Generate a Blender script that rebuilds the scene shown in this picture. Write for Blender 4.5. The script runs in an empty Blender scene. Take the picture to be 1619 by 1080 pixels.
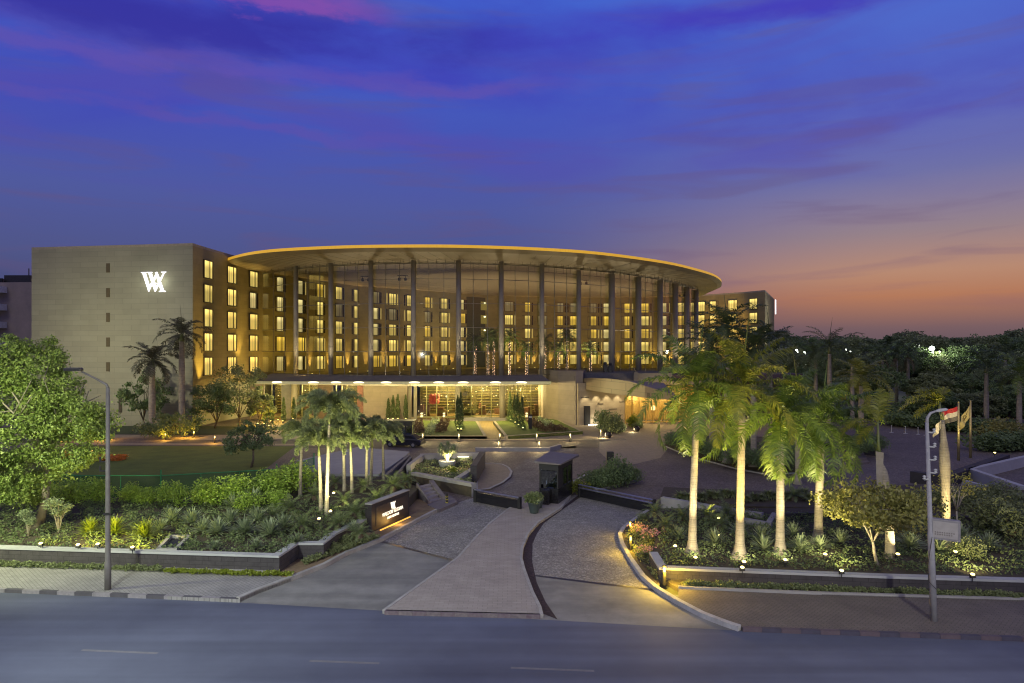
import bpy, math, random
import numpy as np
from mathutils import Vector, Matrix

# ------------------------------------------------------------------ camera, sky, light, exposure
sc = bpy.context.scene
CAM_H = 10.5            # metres above the street
F = 1100.0              # focal length in photo pixels
CX, HY = 810.0, 556.0   # principal column and horizon row of the photo
cd = bpy.data.cameras.new('camera'); cam = bpy.data.objects.new('camera', cd)
sc.collection.objects.link(cam); sc.camera = cam
cam.location = (0, 0, CAM_H); cam.rotation_euler = (math.radians(90), 0, 0)
cd.sensor_width = 36; cd.lens = 36*F/1619; cd.shift_y = (HY-540)/1619
cd.clip_start = 0.5; cd.clip_end = 6000
sc.view_settings.view_transform = 'Standard'; sc.view_settings.look = 'None'
sc.view_settings.exposure = 0.0; sc.view_settings.gamma = 1
try:
    sc.cycles.use_denoising = True
    sc.cycles.max_bounces = 6; sc.cycles.diffuse_bounces = 2; sc.cycles.glossy_bounces = 2
    sc.cycles.transparent_max_bounces = 12; sc.cycles.transmission_bounces = 2
    sc.cycles.sample_clamp_indirect = 3; sc.cycles.sample_clamp_direct = 20
    sc.cycles.use_light_tree = True; sc.cycles.filter_width = 1.15
    sc.cycles.caustics_reflective = False; sc.cycles.caustics_refractive = False
except Exception:
    pass

def lin(r, g, b):
    f = lambda c: (c/255/12.92) if c/255 <= 0.04045 else ((c/255+0.055)/1.055)**2.4
    return (f(r), f(g), f(b), 1)

def build_world():
    w = bpy.data.worlds.new('World'); sc.world = w; w.use_nodes = True
    nt = w.node_tree; nt.nodes.clear(); N = nt.nodes.new; L = nt.links.new
    out = N('ShaderNodeOutputWorld'); bg = N('ShaderNodeBackground'); L(bg.outputs[0], out.inputs[0])
    tc = N('ShaderNodeTexCoord'); sep = N('ShaderNodeSeparateXYZ'); L(tc.outputs['Generated'], sep.inputs[0])
    def ramp(stops):
        r = N('ShaderNodeValToRGB'); e = r.color_ramp.elements
        while len(e) > 1: e.remove(e[-1])
        e[0].position, e[0].color = stops[0][0], lin(*stops[0][1])
        for p, c in stops[1:]:
            k = e.new(p); k.color = lin(*c)
        return r
    left = ramp([(0, (58, 60, 88)), (.05, (66, 70, 106)), (.12, (80, 86, 136)), (.2, (80, 90, 158)), (.3, (70, 86, 182)),
                 (.45, (66, 98, 205)), (.62, (104, 104, 124)), (1, (130, 126, 132))])
    right = ramp([(0, (92, 80, 92)), (.03, (120, 94, 98)), (.07, (180, 122, 92)), (.10, (184, 138, 114)), (.15, (150, 130, 138)), (.22, (112, 114, 166)),
                  (.32, (84, 100, 192)), (.45, (74, 110, 210)), (.62, (104, 104, 124)), (1, (130, 126, 132))])
    L(sep.outputs['Z'], left.inputs[0]); L(sep.outputs['Z'], right.inputs[0])
    mr = N('ShaderNodeMapRange'); mr.interpolation_type = 'SMOOTHSTEP'
    mr.inputs['From Min'].default_value = -.05; mr.inputs['From Max'].default_value = .5
    L(sep.outputs['X'], mr.inputs['Value'])
    mix = N('ShaderNodeMix'); mix.data_type = 'RGBA'
    L(mr.outputs[0], mix.inputs[0]); L(left.outputs[0], mix.inputs[6]); L(right.outputs[0], mix.inputs[7])
    # cloud banks: long streaks
    def cloud(scale, stretch, lo, hi, zlo, zhi, col, amount, prev, seed, xw=None):
        mp = N('ShaderNodeMapping'); mp.inputs['Scale'].default_value = stretch; mp.inputs['Location'].default_value = (seed, seed*.7, seed*.3)
        mp.inputs['Rotation'].default_value = (0, math.radians(4), 0)
        L(tc.outputs['Generated'], mp.inputs[0])
        n = N('ShaderNodeTexNoise'); n.inputs['Scale'].default_value = scale; n.inputs['Detail'].default_value = 6; n.inputs['Roughness'].default_value = .5
        n.inputs['Distortion'].default_value = .6
        L(mp.outputs[0], n.inputs['Vector'])
        a = N('ShaderNodeMapRange'); a.interpolation_type = 'SMOOTHSTEP'; a.inputs['From Min'].default_value = lo; a.inputs['From Max'].default_value = hi
        L(n.outputs[0], a.inputs['Value'])
        b = N('ShaderNodeMapRange'); b.interpolation_type = 'SMOOTHSTEP'; b.inputs['From Min'].default_value = zlo; b.inputs['From Max'].default_value = zhi
        b.inputs['To Max'].default_value = amount
        L(sep.outputs['Z'], b.inputs['Value'])
        m = N('ShaderNodeMath'); m.operation = 'MULTIPLY'; L(a.outputs[0], m.inputs[0]); L(b.outputs[0], m.inputs[1])
        last = m
        if xw:
            c = N('ShaderNodeMapRange'); c.interpolation_type = 'SMOOTHSTEP'; c.inputs['From Min'].default_value = xw[0]; c.inputs['From Max'].default_value = xw[1]
            L(sep.outputs['X'], c.inputs['Value'])
            m2 = N('ShaderNodeMath'); m2.operation = 'MULTIPLY'; L(m.outputs[0], m2.inputs[0]); L(c.outputs[0], m2.inputs[1]); last = m2
        x = N('ShaderNodeMix'); x.data_type = 'RGBA'; L(last.outputs[0], x.inputs[0]); L(prev, x.inputs[6]); x.inputs[7].default_value = lin(*col)
        return x.outputs[2]
    c = cloud(1.5, (1, 1, 4.2), .42, .68, .20, .34, (64, 62, 180), .8, mix.outputs[2], 3.1)
    c = cloud(2.4, (1, 1, 6), .47, .68, .14, .3, (86, 76, 170), .5, c, 9.4)
    c = cloud(4.0, (1, 1, 9), .5, .7, .02, .1, (104, 82, 120), .3, c, 1.7)
    def bank(zc, hw, x0, x1, col, amount, prev, seed, sc_=3.0):
        mp = N('ShaderNodeMapping'); mp.inputs['Scale'].default_value = (1, 1, 3.2); mp.inputs['Location'].default_value = (seed, 0, seed); L(tc.outputs['Generated'], mp.inputs[0])
        n = N('ShaderNodeTexNoise'); n.inputs['Scale'].default_value = sc_; n.inputs['Detail'].default_value = 8; n.inputs['Roughness'].default_value = .62; L(mp.outputs[0], n.inputs['Vector'])
        def M(op, a, b=None, v=None):
            m = N('ShaderNodeMath'); m.operation = op; L(a, m.inputs[0])
            if b is not None: L(b, m.inputs[1])
            elif v is not None: m.inputs[1].default_value = v
            return m.outputs[0]
        zz = M('SUBTRACT', sep.outputs['Z'], v=zc); off = M('MULTIPLY', M('SUBTRACT', n.outputs[0], v=.5), v=.10); d = M('ABSOLUTE', M('ADD', zz, off))
        a = N('ShaderNodeMapRange'); a.interpolation_type = 'SMOOTHSTEP'; a.inputs['From Min'].default_value = hw; a.inputs['From Max'].default_value = hw*.15; a.inputs['To Max'].default_value = amount; L(d, a.inputs['Value'])
        b = N('ShaderNodeMapRange'); b.interpolation_type = 'SMOOTHSTEP'; b.inputs['From Min'].default_value = x0; b.inputs['From Max'].default_value = x1; L(sep.outputs['X'], b.inputs['Value'])
        k = M('MULTIPLY', a.outputs[0], b.outputs[0]); q = N('ShaderNodeMapRange'); q.inputs['From Min'].default_value = .3; q.inputs['From Max'].default_value = .55; L(n.outputs[0], q.inputs['Value']); k = M('MULTIPLY', k, q.outputs[0])
        x = N('ShaderNodeMix'); x.data_type = 'RGBA'; L(k, x.inputs[0]); L(prev, x.inputs[6]); x.inputs[7].default_value = lin(*col); return x.outputs[2]
    c = bank(.40, .045, .2, -.1, (54, 52, 158), .9, c, 2.3, 2.5)
    c = bank(.355, .02, .2, -.05, (100, 82, 172), .6, c, 4.4, 4.5)
    c = bank(.438, .018, -.12, -.24, (140, 80, 172), .7, c, 7.7, 6)
    c = bank(.295, .014, .0, -.3, (96, 80, 168), .55, c, 1.2, 4)
    c = bank(.42, .03, -.1, .2, (66, 58, 184), .8, c, 8.1, 2.5)
    c = bank(.30, .04, .1, .4, (76, 70, 168), .6, c, 6.1, 3)
    L(c, bg.inputs[0]); bg.inputs[1].default_value = 1.0
build_world()

sd = bpy.data.lights.new('fill_sun', 'SUN'); sun = bpy.data.objects.new('fill_sun', sd); sc.collection.objects.link(sun)
sd.energy = 0.5; sd.angle = math.radians(25); sd.color = (1.0, .93, .84)  # soft fill added from behind the camera, standing for ambient dusk light
sun.rotation_euler = (math.radians(48), 0, math.radians(-22))

# ------------------------------------------------------------------ helpers
rnd = random.Random(7)
col = sc.collection
def G(px, py, z=0.0):
    y = (CAM_H-z)*F/(py-HY)
    return ((px-CX)*y/F, y)
def AT(px, Y):
    return (px-CX)*Y/F
def GS(pts, z=0.0): return [G(a, b, z) for a, b in pts]

_m = {}
def mat(name, c, rough=.7, metal=0, c2=None, nscale=3.0, bump=0, bscale=20.0, emit=None, estr=1.0, tex=None, tscale=1.0, spec=None, mortar=None, rot=0, msize=.02, bw=.5, rh=.25, coat=0):
    """procedural material; c and c2 are linear base colours mixed by noise; tex = brick / cobble / wallstone / leaf"""
    if name in _m: return _m[name]
    m = bpy.data.materials.new(name); m.use_nodes = True; _m[name] = m
    nt = m.node_tree; N = nt.nodes.new; L = nt.links.new
    p = nt.nodes['Principled BSDF']; p.inputs['Roughness'].default_value = rough; p.inputs['Metallic'].default_value = metal
    if spec is not None: p.inputs['Specular IOR Level'].default_value = spec
    c = tuple(c)+(1,); c2 = tuple(c2)+(1,) if c2 else tuple(v*.7 for v in c[:3])+(1,)
    tc = N('ShaderNodeTexCoord')
    no = N('ShaderNodeTexNoise'); no.inputs['Scale'].default_value = nscale; no.inputs['Detail'].default_value = 6; no.inputs['Roughness'].default_value = .65
    L(tc.outputs['Object'], no.inputs['Vector'])
    r = N('ShaderNodeMapRange'); r.inputs['From Min'].default_value = .3; r.inputs['From Max'].default_value = .7; L(no.outputs[0], r.inputs['Value'])
    mx = N('ShaderNodeMix'); mx.data_type = 'RGBA'; mx.inputs[6].default_value = c; mx.inputs[7].default_value = c2
    L(r.outputs[0], mx.inputs[0]); outc = mx.outputs[2]; hgt = None
    if tex in ('brick', 'wallstone'):
        mp = N('ShaderNodeMapping'); mp.inputs['Rotation'].default_value = (0, 0, rot)
        if tex == 'wallstone':
            s = N('ShaderNodeSeparateXYZ'); L(tc.outputs['Object'], s.inputs[0])
            ad = N('ShaderNodeMath'); ad.operation = 'MULTIPLY_ADD'; ad.inputs[1].default_value = .6; L(s.outputs['Y'], ad.inputs[0]); L(s.outputs['X'], ad.inputs[2])
            cb = N('ShaderNodeCombineXYZ'); L(ad.outputs[0], cb.inputs[0]); L(s.outputs['Z'], cb.inputs[1]); L(cb.outputs[0], mp.inputs[0])
        else:
            L(tc.outputs['Object'], mp.inputs[0])
        b = N('ShaderNodeTexBrick'); L(mp.outputs[0], b.inputs['Vector']); b.inputs['Scale'].default_value = tscale
        b.inputs['Mortar Size'].default_value = msize; b.inputs['Brick Width'].default_value = bw; b.inputs['Row Height'].default_value = rh
        b.inputs['Color1'].default_value = (1, 1, 1, 1); b.inputs['Color2'].default_value = (.88, .88, .88, 1)
        b.inputs['Mortar'].default_value = (mortar or .55,)*3+(1,)
        m2 = N('ShaderNodeMix'); m2.data_type = 'RGBA'; m2.blend_type = 'MULTIPLY'; m2.inputs[0].default_value = 1
        L(outc, m2.inputs[6]); L(b.outputs['Color'], m2.inputs[7]); outc = m2.outputs[2]; hgt = b.outputs['Fac']
    if tex == 'cobble':
        v = N('ShaderNodeTexVoronoi'); v.inputs['Scale'].default_value = tscale; L(tc.outputs['Object'], v.inputs['Vector'])
        v2 = N('ShaderNodeTexVoronoi'); v2.feature = 'DISTANCE_TO_EDGE'; v2.inputs['Scale'].default_value = tscale; L(tc.outputs['Object'], v2.inputs['Vector'])
        q = N('ShaderNodeMapRange'); q.inputs['From Max'].default_value = .2; q.inputs['To Min'].default_value = .5; L(v2.outputs['Distance'], q.inputs['Value'])
        sc3 = N('ShaderNodeSeparateColor'); L(v.outputs['Color'], sc3.inputs[0])
        q2 = N('ShaderNodeMapRange'); q2.inputs['To Min'].default_value = .76; q2.inputs['To Max'].default_value = 1.12; L(sc3.outputs[0], q2.inputs['Value'])
        mm = N('ShaderNodeMath'); mm.operation = 'MULTIPLY'; L(q.outputs[0], mm.inputs[0]); L(q2.outputs[0], mm.inputs[1])
        m2 = N('ShaderNodeMix'); m2.data_type = 'RGBA'; m2.blend_type = 'MULTIPLY'; m2.inputs[0].default_value = 1
        L(outc, m2.inputs[6]); L(mm.outputs[0], m2.inputs[7]); outc = m2.outputs[2]; hgt = q.outputs[0]
    if tex == 'wear':
        mp = N('ShaderNodeMapping'); mp.inputs['Rotation'].default_value = (0, 0, .1); mp.inputs['Scale'].default_value = (.04, .9, 1); L(tc.outputs['Object'], mp.inputs[0])
        n3 = N('ShaderNodeTexNoise'); n3.inputs['Scale'].default_value = 1; n3.inputs['Detail'].default_value = 5; L(mp.outputs[0], n3.inputs['Vector'])
        n4 = N('ShaderNodeTexNoise'); n4.inputs['Scale'].default_value = 45; n4.inputs['Detail'].default_value = 3; L(tc.outputs['Object'], n4.inputs['Vector'])
        q = N('ShaderNodeMapRange'); q.inputs['From Min'].default_value = .35; q.inputs['From Max'].default_value = .65; q.inputs['To Min'].default_value = .8; q.inputs['To Max'].default_value = 1.12; L(n3.outputs[0], q.inputs['Value'])
        q2 = N('ShaderNodeMapRange'); q2.inputs['From Min'].default_value = .3; q2.inputs['From Max'].default_value = .7; q2.inputs['To Min'].default_value = .86; q2.inputs['To Max'].default_value = 1.14; L(n4.outputs[0], q2.inputs['Value'])
        mm = N('ShaderNodeMath'); mm.operation = 'MULTIPLY'; L(q.outputs[0], mm.inputs[0]); L(q2.outputs[0], mm.inputs[1])
        m2 = N('ShaderNodeMix'); m2.data_type = 'RGBA'; m2.blend_type = 'MULTIPLY'; m2.inputs[0].default_value = 1; L(outc, m2.inputs[6]); L(mm.outputs[0], m2.inputs[7]); outc = m2.outputs[2]
    if tex == 'rings':
        s = N('ShaderNodeSeparateXYZ'); L(tc.outputs['Object'], s.inputs[0]); n3 = N('ShaderNodeTexNoise'); n3.noise_dimensions = '1D'; n3.inputs['Scale'].default_value = 1; n3.inputs['Detail'].default_value = 1
        zz = N('ShaderNodeMath'); zz.operation = 'MULTIPLY_ADD'; zz.inputs[1].default_value = 19; L(s.outputs['Z'], zz.inputs[0]); L(no.outputs[0], zz.inputs[2]); L(zz.outputs[0], n3.inputs['W'])
        q = N('ShaderNodeMapRange'); q.inputs['From Min'].default_value = .36; q.inputs['From Max'].default_value = .5; q.inputs['To Min'].default_value = .72; L(n3.outputs[0], q.inputs['Value'])
        m2 = N('ShaderNodeMix'); m2.data_type = 'RGBA'; m2.blend_type = 'MULTIPLY'; m2.inputs[0].default_value = 1; L(outc, m2.inputs[6]); L(q.outputs[0], m2.inputs[7]); outc = m2.outputs[2]
    if tex == 'leaf':
        ge = N('ShaderNodeNewGeometry')
        r.inputs['From Min'].default_value = 0; r.inputs['From Max'].default_value = 1
        av = N('ShaderNodeMath'); av.operation = 'MULTIPLY_ADD'; av.inputs[1].default_value = .65; L(ge.outputs['Random Per Island'], av.inputs[0])
        h = N('ShaderNodeMath'); h.operation = 'MULTIPLY'; h.inputs[1].default_value = .45; L(no.outputs[0], h.inputs[0]); L(h.outputs[0], av.inputs[2])
        L(av.outputs[0], r.inputs['Value'])
        tr = N('ShaderNodeBsdfTranslucent'); L(outc, tr.inputs[0])
        ms = N('ShaderNodeMixShader'); ms.inputs[0].default_value = .28
        out = nt.nodes['Material Output']; L(p.outputs[0], ms.inputs[1]); L(tr.outputs[0], ms.inputs[2]); L(ms.outputs[0], out.inputs[0])
    L(outc, p.inputs['Base Color'])
    if bump:
        bp = N('ShaderNodeBump'); bp.inputs['Strength'].default_value = bump; bp.inputs['Distance'].default_value = .03
        if hgt is None or tex == 'wallstone':
            n2 = N('ShaderNodeTexNoise'); n2.inputs['Scale'].default_value = bscale; n2.inputs['Detail'].default_value = 4; L(tc.outputs['Object'], n2.inputs['Vector']); L(n2.outputs[0], bp.inputs['Height'])
        else: L(hgt, bp.inputs['Height'])
        L(bp.outputs[0], p.inputs['Normal'])
    if emit:
        p.inputs['Emission Color'].default_value = tuple(emit)+(1,); p.inputs['Emission Strength'].default_value = estr
    if coat: p.inputs['Coat Weight'].default_value = coat
    return m

def mat_curtain(name, c, strength):
    """lit window: vertical curtain folds glowing, brighter towards the top"""
    if name in _m: return _m[name]
    m = bpy.data.materials.new(name); m.use_nodes = True; _m[name] = m
    nt = m.node_tree; N = nt.nodes.new; L = nt.links.new; p = nt.nodes['Principled BSDF']
    p.inputs['Base Color'].default_value = tuple(v*.3 for v in c)+(1,); p.inputs['Roughness'].default_value = .8
    tc = N('ShaderNodeTexCoord'); s = N('ShaderNodeSeparateXYZ'); L(tc.outputs['Object'], s.inputs[0])
    w = N('ShaderNodeMath'); w.operation = 'MULTIPLY'; w.inputs[1].default_value = 22; L(s.outputs['X'], w.inputs[0])
    no = N('ShaderNodeTexNoise'); no.inputs['Scale'].default_value = 1.0; no.inputs['Detail'].default_value = 3
    oi = N('ShaderNodeObjectInfo')
    cb = N('ShaderNodeCombineXYZ'); mu = N('ShaderNodeMath'); mu.operation = 'MULTIPLY'; mu.inputs[1].default_value = 40; L(oi.outputs['Random'], mu.inputs[0])
    mv = N('ShaderNodeMath'); mv.operation = 'MULTIPLY'; mv.inputs[1].default_value = 3.2; L(s.outputs['X'], mv.inputs[0]); L(mv.outputs[0], cb.inputs[0]); L(mu.outputs[0], cb.inputs[1]); L(cb.outputs[0], no.inputs['Vector'])
    a = N('ShaderNodeMapRange'); a.inputs['From Min'].default_value = .35; a.inputs['From Max'].default_value = .65; a.inputs['To Min'].default_value = .45; a.inputs['To Max'].default_value = 1.1; L(no.outputs[0], a.inputs['Value'])
    z = N('ShaderNodeMapRange'); z.interpolation_type = 'SMOOTHSTEP'; z.inputs['From Min'].default_value = 1.3; z.inputs['From Max'].default_value = 2.3; z.inputs['To Min'].default_value = .62; z.inputs['To Max'].default_value = 1.35; L(s.outputs['Z'], z.inputs['Value'])
    k = N('ShaderNodeMath'); k.operation = 'MULTIPLY'; L(a.outputs[0], k.inputs[0]); L(z.outputs[0], k.inputs[1])
    ro = N('ShaderNodeMapRange'); ro.inputs['To Min'].default_value = .7*strength; ro.inputs['To Max'].default_value = 1.15*strength; L(oi.outputs['Random'], ro.inputs['Value'])
    k2 = N('ShaderNodeMath'); k2.operation = 'MULTIPLY'; L(k.outputs[0], k2.inputs[0]); L(ro.outputs[0], k2.inputs[1])
    p.inputs['Emission Color'].default_value = tuple(c)+(1,); L(k2.outputs[0], p.inputs['Emission Strength'])
    return m

def mat_glass(name, tint=(.93, .95, .93), refl=.1, rough=.02):
    if name in _m: return _m[name]
    m = bpy.data.materials.new(name); m.use_nodes = True; _m[name] = m
    nt = m.node_tree; nt.nodes.clear(); N = nt.nodes.new; L = nt.links.new
    o = N('ShaderNodeOutputMaterial'); t = N('ShaderNodeBsdfTransparent'); t.inputs[0].default_value = tint+(1,)
    g = N('ShaderNodeBsdfGlossy'); g.inputs['Roughness'].default_value = rough; g.inputs[0].default_value = (.8, .8, .8, 1)
    f = N('ShaderNodeFresnel'); f.inputs[0].default_value = 1.5
    a = N('ShaderNodeMath'); a.operation = 'MULTIPLY_ADD'; a.inputs[1].default_value = 1.0; a.inputs[2].default_value = refl-.04; L(f.outputs[0], a.inputs[0])
    x = N('ShaderNodeMixShader'); L(a.outputs[0], x.inputs[0]); L(t.outputs[0], x.inputs[1]); L(g.outputs[0], x.inputs[2]); L(x.outputs[0], o.inputs[0])
    return m

class MB:
    """collects shapes into one mesh"""
    def __init__(s): s.v = []; s.f = []; s.np = []
    def add(s, v, f):
        u = sorted({i for q in f for i in q})
        if len(u) < len(v): r = {a: b for b, a in enumerate(u)}; v = [v[i] for i in u]; f = [tuple(r[i] for i in q) for q in f]
        o = len(s.v); s.v += [tuple(p) for p in v]; s.f += [tuple(i+o for i in q) for q in f]; return s
    def box(s, c, d, rz=0, rx=0, ry=0):
        M = Matrix.Translation(c) @ Matrix.Rotation(rz, 4, 'Z') @ Matrix.Rotation(ry, 4, 'Y') @ Matrix.Rotation(rx, 4, 'X')
        v = [M @ Vector((x*d[0]/2, y*d[1]/2, z*d[2]/2)) for x in (-1, 1) for y in (-1, 1) for z in (-1, 1)]
        return s.add(v, [(0, 1, 3, 2), (4, 6, 7, 5), (0, 4, 5, 1), (2, 3, 7, 6), (0, 2, 6, 4), (1, 5, 7, 3)])
    def bevbox(s, c, d, b=.03, rz=0):
        x, y = d[0]/2, d[1]/2
        P = [(-x+b, -y), (x-b, -y), (x, -y+b), (x, y-b), (x-b, y), (-x+b, y), (-x, y-b), (-x, -y+b)]
        R = Matrix.Rotation(rz, 2); v = []
        for z, k in ((-d[2]/2, 1), (d[2]/2-b, 1), (d[2]/2, (x-b)/x)):
            for p in P:
                q = R @ Vector((p[0]*k, p[1]*k)); v.append((c[0]+q.x, c[1]+q.y, c[2]+z))
        f = [tuple(range(7, -1, -1)), tuple(range(16, 24))]
        for r in (0, 8):
            for i in range(8): f.append((r+i, r+(i+1) % 8, r+8+(i+1) % 8, r+8+i))
        return s.add(v, f)
    def prism(s, poly, z0, z1, ztop=None):
        n = len(poly); a = sum(poly[i][0]*poly[(i+1) % n][1]-poly[(i+1) % n][0]*poly[i][1] for i in range(n))
        if a < 0: poly = poly[::-1]; ztop = ztop[::-1] if ztop else None
        v = [(x, y, z0) for x, y in poly]+[(p[0], p[1], ztop[i] if ztop else z1) for i, p in enumerate(poly)]
        f = [tuple(range(n-1, -1, -1)), tuple(range(n, 2*n))]+[(i, (i+1) % n, n+(i+1) % n, n+i) for i in range(n)]
        return s.add(v, f)
    def sheet(s, poly, z):
        n = len(poly); a = sum(poly[i][0]*poly[(i+1) % n][1]-poly[(i+1) % n][0]*poly[i][1] for i in range(n))
        if a < 0: poly = poly[::-1]
        return s.add([(x, y, z) for x, y in poly], [tuple(range(n))])
    def wall(s, line, z0, z1, th=.3, caps=True):
        """strip wall following a polyline; th to the left of the line direction"""
        n = len(line); off = offset(line, th); v = []
        for (x, y), (u, w) in zip(line, off):
            v += [(x, y, z0), (x, y, z1), (u, w, z1), (u, w, z0)]
        f = []
        for i in range(n-1):
            a, b = 4*i, 4*i+4
            for k in range(4): f.append((a+k, b+k, b+(k+1) % 4, a+(k+1) % 4))
        f += [(0, 1, 2, 3), (4*n-1, 4*n-2, 4*n-3, 4*n-4)]
        return s.add(v, f)
    def tube(s, pts, rad, seg=8, cap=True):
        pts = [Vector(p) for p in pts]; n = len(pts)
        if not hasattr(rad, '__len__'): rad = [rad]*n
        T0 = (pts[1]-pts[0]).normalized(); u = T0.orthogonal().normalized(); v = []; f = []
        for i in range(n):
            T = (pts[min(i+1, n-1)]-pts[max(i-1, 0)]).normalized()
            u = (u-T*u.dot(T)).normalized(); w = T.cross(u)
            for k in range(seg):
                a = 2*math.pi*k/seg; v.append(pts[i]+(u*math.cos(a)+w*math.sin(a))*rad[i])
        for i in range(n-1):
            for k in range(seg): f.append((i*seg+k, i*seg+(k+1) % seg, (i+1)*seg+(k+1) % seg, (i+1)*seg+k))
        if cap: f += [tuple(range(seg-1, -1, -1)), tuple(range((n-1)*seg, n*seg))]
        return s.add(v, f)
    def lathe(s, prof, c=(0, 0, 0), seg=16):
        v = []; f = []; n = len(prof)
        for r, z in prof:
            for k in range(seg):
                a = 2*math.pi*k/seg; v.append((c[0]+r*math.cos(a), c[1]+r*math.sin(a), c[2]+z))
        for i in range(n-1):
            for k in range(seg): f.append((i*seg+k, i*seg+(k+1) % seg, (i+1)*seg+(k+1) % seg, (i+1)*seg+k))
        f += [tuple(range(seg-1, -1, -1)), tuple(range((n-1)*seg, n*seg))]
        return s.add(v, f)
    def leaves(s, A):   # A: (n,4,3) or (n,3,3) array of polygons
        s.np.append(A); return s
    def mesh(s, name, m, smooth=False):
        me = bpy.data.meshes.new(name)
        if s.np:
            vs = [np.array(s.v, dtype=np.float32).reshape(-1, 3)]; loops = []; starts = []; o = len(s.v); ls = 0
            for q in s.f: loops.append(np.array(q)); starts.append(ls); ls += len(q)
            starts = [np.array(starts, dtype=int)]
            for A in s.np:
                n, k, _ = A.shape; vs.append(A.reshape(-1, 3)); loops.append(np.arange(o, o+n*k)); starts.append(ls+np.arange(n)*k); o += n*k; ls += n*k
            V = np.concatenate(vs).astype(np.float32); Lp = np.concatenate(loops).astype(np.int32); St = np.concatenate(starts).astype(np.int32)
            me.vertices.add(len(V)); me.vertices.foreach_set('co', V.ravel()); me.loops.add(len(Lp)); me.loops.foreach_set('vertex_index', Lp)
            me.polygons.add(len(St)); me.polygons.foreach_set('loop_start', St); me.update(calc_edges=True); me.validate()
        else:
            me.from_pydata(s.v, [], s.f); me.update()
        me.materials.append(m)
        if smooth:
            me.polygons.foreach_set('use_smooth', [True]*len(me.polygons)); me.update()
        return me
    def build(s, name, m, parent=None, smooth=False, loc=None):
        return link(name, s.mesh(name, m, smooth), parent, loc)

def offset(line, th):
    n = len(line); out = []
    for i in range(n):
        a = Vector(line[max(i-1, 0)]); b = Vector(line[i]); c = Vector(line[min(i+1, n-1)])
        d1 = (b-a).normalized() if i else (c-b).normalized(); d2 = (c-b).normalized() if i < n-1 else d1
        n1 = Vector((-d1.y, d1.x)); n2 = Vector((-d2.y, d2.x)); k = (n1+n2).normalized()
        out.append(tuple(b+k*(th/max(.4, k.dot(n1)))))
    return out
def link(name, data, parent=None, loc=None):
    o = bpy.data.objects.new(name, data); col.objects.link(o)
    if parent: o.parent = parent
    if loc: o.location = loc
    return o
def thing(name, label, cat, loc=(0, 0, 0), rz=0, group=None):
    o = bpy.data.objects.new(name, None); col.objects.link(o); o.location = loc; o.rotation_euler = (0, 0, rz); o.empty_display_size = .3
    return tag(o, label, cat, group)
def tag(o, label, cat, group=None):
    o['label'] = label; o['category'] = cat
    if group: o['group'] = group
    return o
def struct(o): o['kind'] = 'structure'; return o
def stuff(o, label=None, cat=None):
    o['kind'] = 'stuff'
    if label: o['label'] = label; o['category'] = cat
    return o
def dup(root, loc, rz=0, label=None, group=None, scale=None):
    r = root.copy(); col.objects.link(r); r.location = loc; r.rotation_euler = (0, 0, rz)
    if scale: r.scale = scale if hasattr(scale, '__len__') else (scale,)*3
    if label: r['label'] = label
    if group: r['group'] = group
    for ch in list(root.children):
        c = ch.copy(); col.objects.link(c); c.parent = r
        for g in ch.children:
            d = g.copy(); col.objects.link(d); d.parent = c
    return r
ORD = ['first', 'second', 'third', 'fourth', 'fifth', 'sixth', 'seventh', 'eighth', 'ninth', 'tenth', 'eleventh', 'twelfth', 'thirteenth', 'fourteenth', 'fifteenth', 'sixteenth', 'seventeenth', 'eighteenth', 'nineteenth', 'twentieth']
LIGHTK = 2.5
def lamp_light(kind, parent, loc, energy, color=(1, .78, .38), target=None, angle=60, size=.1, blend=.6):
    ld = bpy.data.lights.new('light', kind); ld.energy = energy*LIGHTK; ld.color = color; ld.shadow_soft_size = size
    o = bpy.data.objects.new('light', ld); col.objects.link(o); o.location = loc
    if parent: o.parent = parent
    if kind == 'SPOT':
        ld.spot_size = math.radians(angle); ld.spot_blend = blend
        o.rotation_euler = (Vector(target)-Vector(loc)).to_track_quat('-Z', 'Y').to_euler()
    return o

# ------------------------------------------------------------------ materials
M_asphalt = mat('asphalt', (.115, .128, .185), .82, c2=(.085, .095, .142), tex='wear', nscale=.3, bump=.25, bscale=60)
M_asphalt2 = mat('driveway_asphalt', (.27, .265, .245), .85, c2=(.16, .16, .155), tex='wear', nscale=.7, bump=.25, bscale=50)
M_paint = mat('road_paint', (.19, .19, .21), .8, c2=(.135, .135, .15), nscale=5)
M_cobble = mat('granite_setts', (.37, .36, .335), .75, c2=(.26, .25, .235), nscale=.6, tex='cobble', tscale=6.5, bump=.6)
M_cobble2 = mat('brown_setts', (.225, .185, .155), .78, c2=(.15, .122, .105), nscale=.16, tex='cobble', tscale=4.5, bump=.5)
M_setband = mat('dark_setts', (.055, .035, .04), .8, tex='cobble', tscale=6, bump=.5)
M_paver = mat('island_pavers', (.40, .36, .32), .8, c2=(.32, .285, .25), nscale=1.0, tex='brick', tscale=1.0, bw=.4, rh=.2, msize=.008, mortar=.6, bump=.15)
M_paver2 = mat('pavement_blocks', (.34, .33, .32), .85, c2=(.24, .235, .23), nscale=.7, tex='brick', tscale=1.0, bw=.3, rh=.15, msize=.01, mortar=.5, rot=.78, bump=.3)
M_paver3 = mat('brown_pavement_blocks', (.175, .15, .13), .85, c2=(.125, .108, .095), nscale=.7, tex='brick', tscale=1.0, bw=.3, rh=.15, msize=.01, mortar=.5, rot=.78, bump=.3)
M_path = mat('terrace_paving', (.34, .28, .2), .8, tex='brick', tscale=1, bw=.8, rh=.4, msize=.008, mortar=.6)
M_kerb = mat('kerb_concrete', (.42, .41, .39), .8, c2=(.28, .27, .25), nscale=2, bump=.3)
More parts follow.
